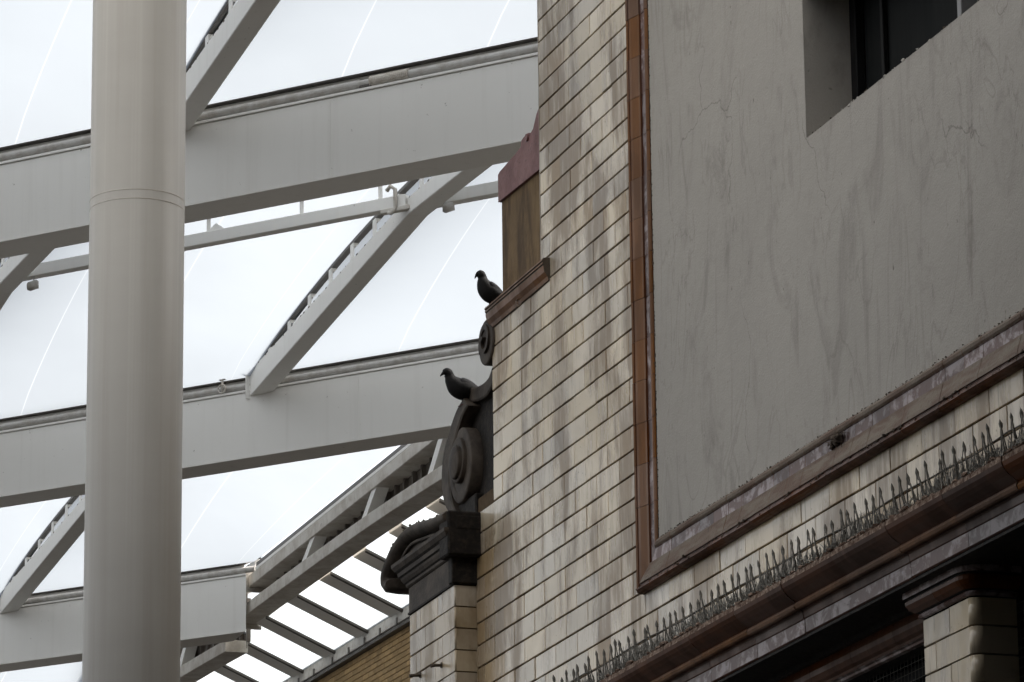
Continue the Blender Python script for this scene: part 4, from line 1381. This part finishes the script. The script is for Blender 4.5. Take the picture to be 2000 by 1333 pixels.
gas = MB(); gas.ring([[(bw - 0.035, y, lz(y) + 0.046), (bw + 0.012, y, lz(y) + 0.046), (bw + 0.012, y, lz(y) + 0.014), (bw - 0.035, y, lz(y) + 0.004)] for y in (ym0, ym1)], 0, False, True)
gas_me = gas.mesh('gasket', 'dark_metal')
for i in range(-8, 8):
    x = i * BARP
    link('pane', gm, LT, (x, 0, 0))
    link('glazing_bar', bar_me, LT, (x - bw, 0, 0))
    link('gasket', gas_me, LT, (x - bw, 0, 0))
mb = MB(); mb.bbox((-12, LD, lz(LD) - 0.10), (11, LD + 0.16, lz(LD) + 0.09), 0.006); mb.build('eaves_gutter', 'grey_metal', LT)
mb = MB(); mb.bbox((-12, LD + 0.02, lz(LD) - 0.155), (11, LD + 0.20, lz(LD) - 0.102), 0.004); mb.build('eaves_board', 'dark_metal', LT)
r = random.Random(4); x = -10.0
while x < 10:
    mb = MB(); mb.bbox((x, LD - 0.012, lz(LD) - 0.12), (x + 0.05, LD - 0.001, lz(LD) - 0.02), 0.003); mb.build('bracket', 'dark_metal', LT); x += r.uniform(0.6, 1.0)

# far brick wall under the lean-to
BW = empty('brick_wall', (LT0.x, LT0.y, 0), ROT_LT)
tag(BW, 'yellow brick wall below the glass lean-to, left of the corner pier', 'wall')
YB = LD + 0.10
ztop = lz(LD) - 0.158
mb = MB(); mb.box((-14, YB + 0.012, 0), (12, YB + 0.5, ztop)); mb.build('backing', 'mortar', BW)
bme = MB(); bme.bbox((0.004, 0, 0.004), (0.221, 0.014, 0.071), 0.003); bme = bme.mesh('brick', 'yellow_brick')
PB = Vector((LT0.x, LT0.y, 0))
nb = 0
for k in range(26):
    z = ztop - (k + 1) * 0.075
    x = -12 + (0.1125 if k % 2 else 0)
    while x < 12:
        W_ = BW.matrix_basis @ Vector((x + 0.11, YB, z + 0.04))
        px, py = px_of(W_)
        if 585 < px < 815 and py < 1345 and nb < 300:
            link('brick', bme, BW, (x, YB - 0.001, z)); nb += 1
        x += 0.225

# ================================================================== unseen hall added behind the viewer to block light
RB2 = empty('rear_light_blocker', (-6, -9, 0), 0)
tag(RB2, 'unseen dark hall added behind the viewer to block light', 'building')
mb = MB(); mb.box((-30, -12, 0), (22, 0, 16)); mb.build('wall', 'masonry', RB2)
mb = MB(); mb.extrude([(-12.5, 15.9), (-6, 19.0), (0.5, 15.9)], -30.5, 22.5); mb.build('roof', 'dark_metal', RB2)
mb = MB(); mb.box((-28, 0.0, 10.2), (22, 29, 10.8)); mb.build('porch_shade_slab', 'dark_metal', RB2)      # unseen slab added to cut light on the right of the facade
mb = MB(); mb.box((-28, 0.0, 14.7), (22, 23, 15.0)); mb.build('upper_shade_slab', 'dark_metal', RB2)  # unseen, added to keep overhead light off the window reveal
for px_, py_ in ((-27, 28), (-16, 28), (-27, 10)):
    mb = MB(); mb.tube([(px_, py_, 0), (px_, py_, 10.2)], 0.16, 12); mb.build('shade_slab_post', 'dark_metal', RB2)
for i in range(9):
    mb = MB(); mb.bbox((-28 + i * 5.5, 0.002, 3), (-25.4 + i * 5.5, 0.05, 8), 0.02); o = mb.build('window', 'dark_glass', RB2)

# ================================================================== ROUND COLUMN
CC = Vector((-2.546, 28.19, 0))
CO = empty('steel_column', CC, 0)
tag(CO, 'tall round white painted steel column with a thin welded band', 'column')
def lathe(mb, prof, seg=72, mi=0):
    loops = [[(r * math.cos(2 * PI * a / seg), r * math.sin(2 * PI * a / seg), z) for a in range(seg)] for r, z in prof]
    mb.ring(loops, mi, True, True)
mb = MB(); lathe(mb, [(0.323, 0.0), (0.323, 13.58)]); mb.build('shaft', 'column_paint', CO)
for zz_ in (10.4525, 10.5165):
    mb = MB(); lathe(mb, [(0.3225, zz_ - 0.003), (0.3242, zz_ - 0.001), (0.3242, zz_ + 0.001), (0.3225, zz_ + 0.003)]); mb.build('weld_line', 'dirty_steel', CO)
mb = MB(); lathe(mb, [(0.50, 0.0), (0.50, 0.04), (0.34, 0.05)]); mb.build('base_plate', 'steel_paint', CO)
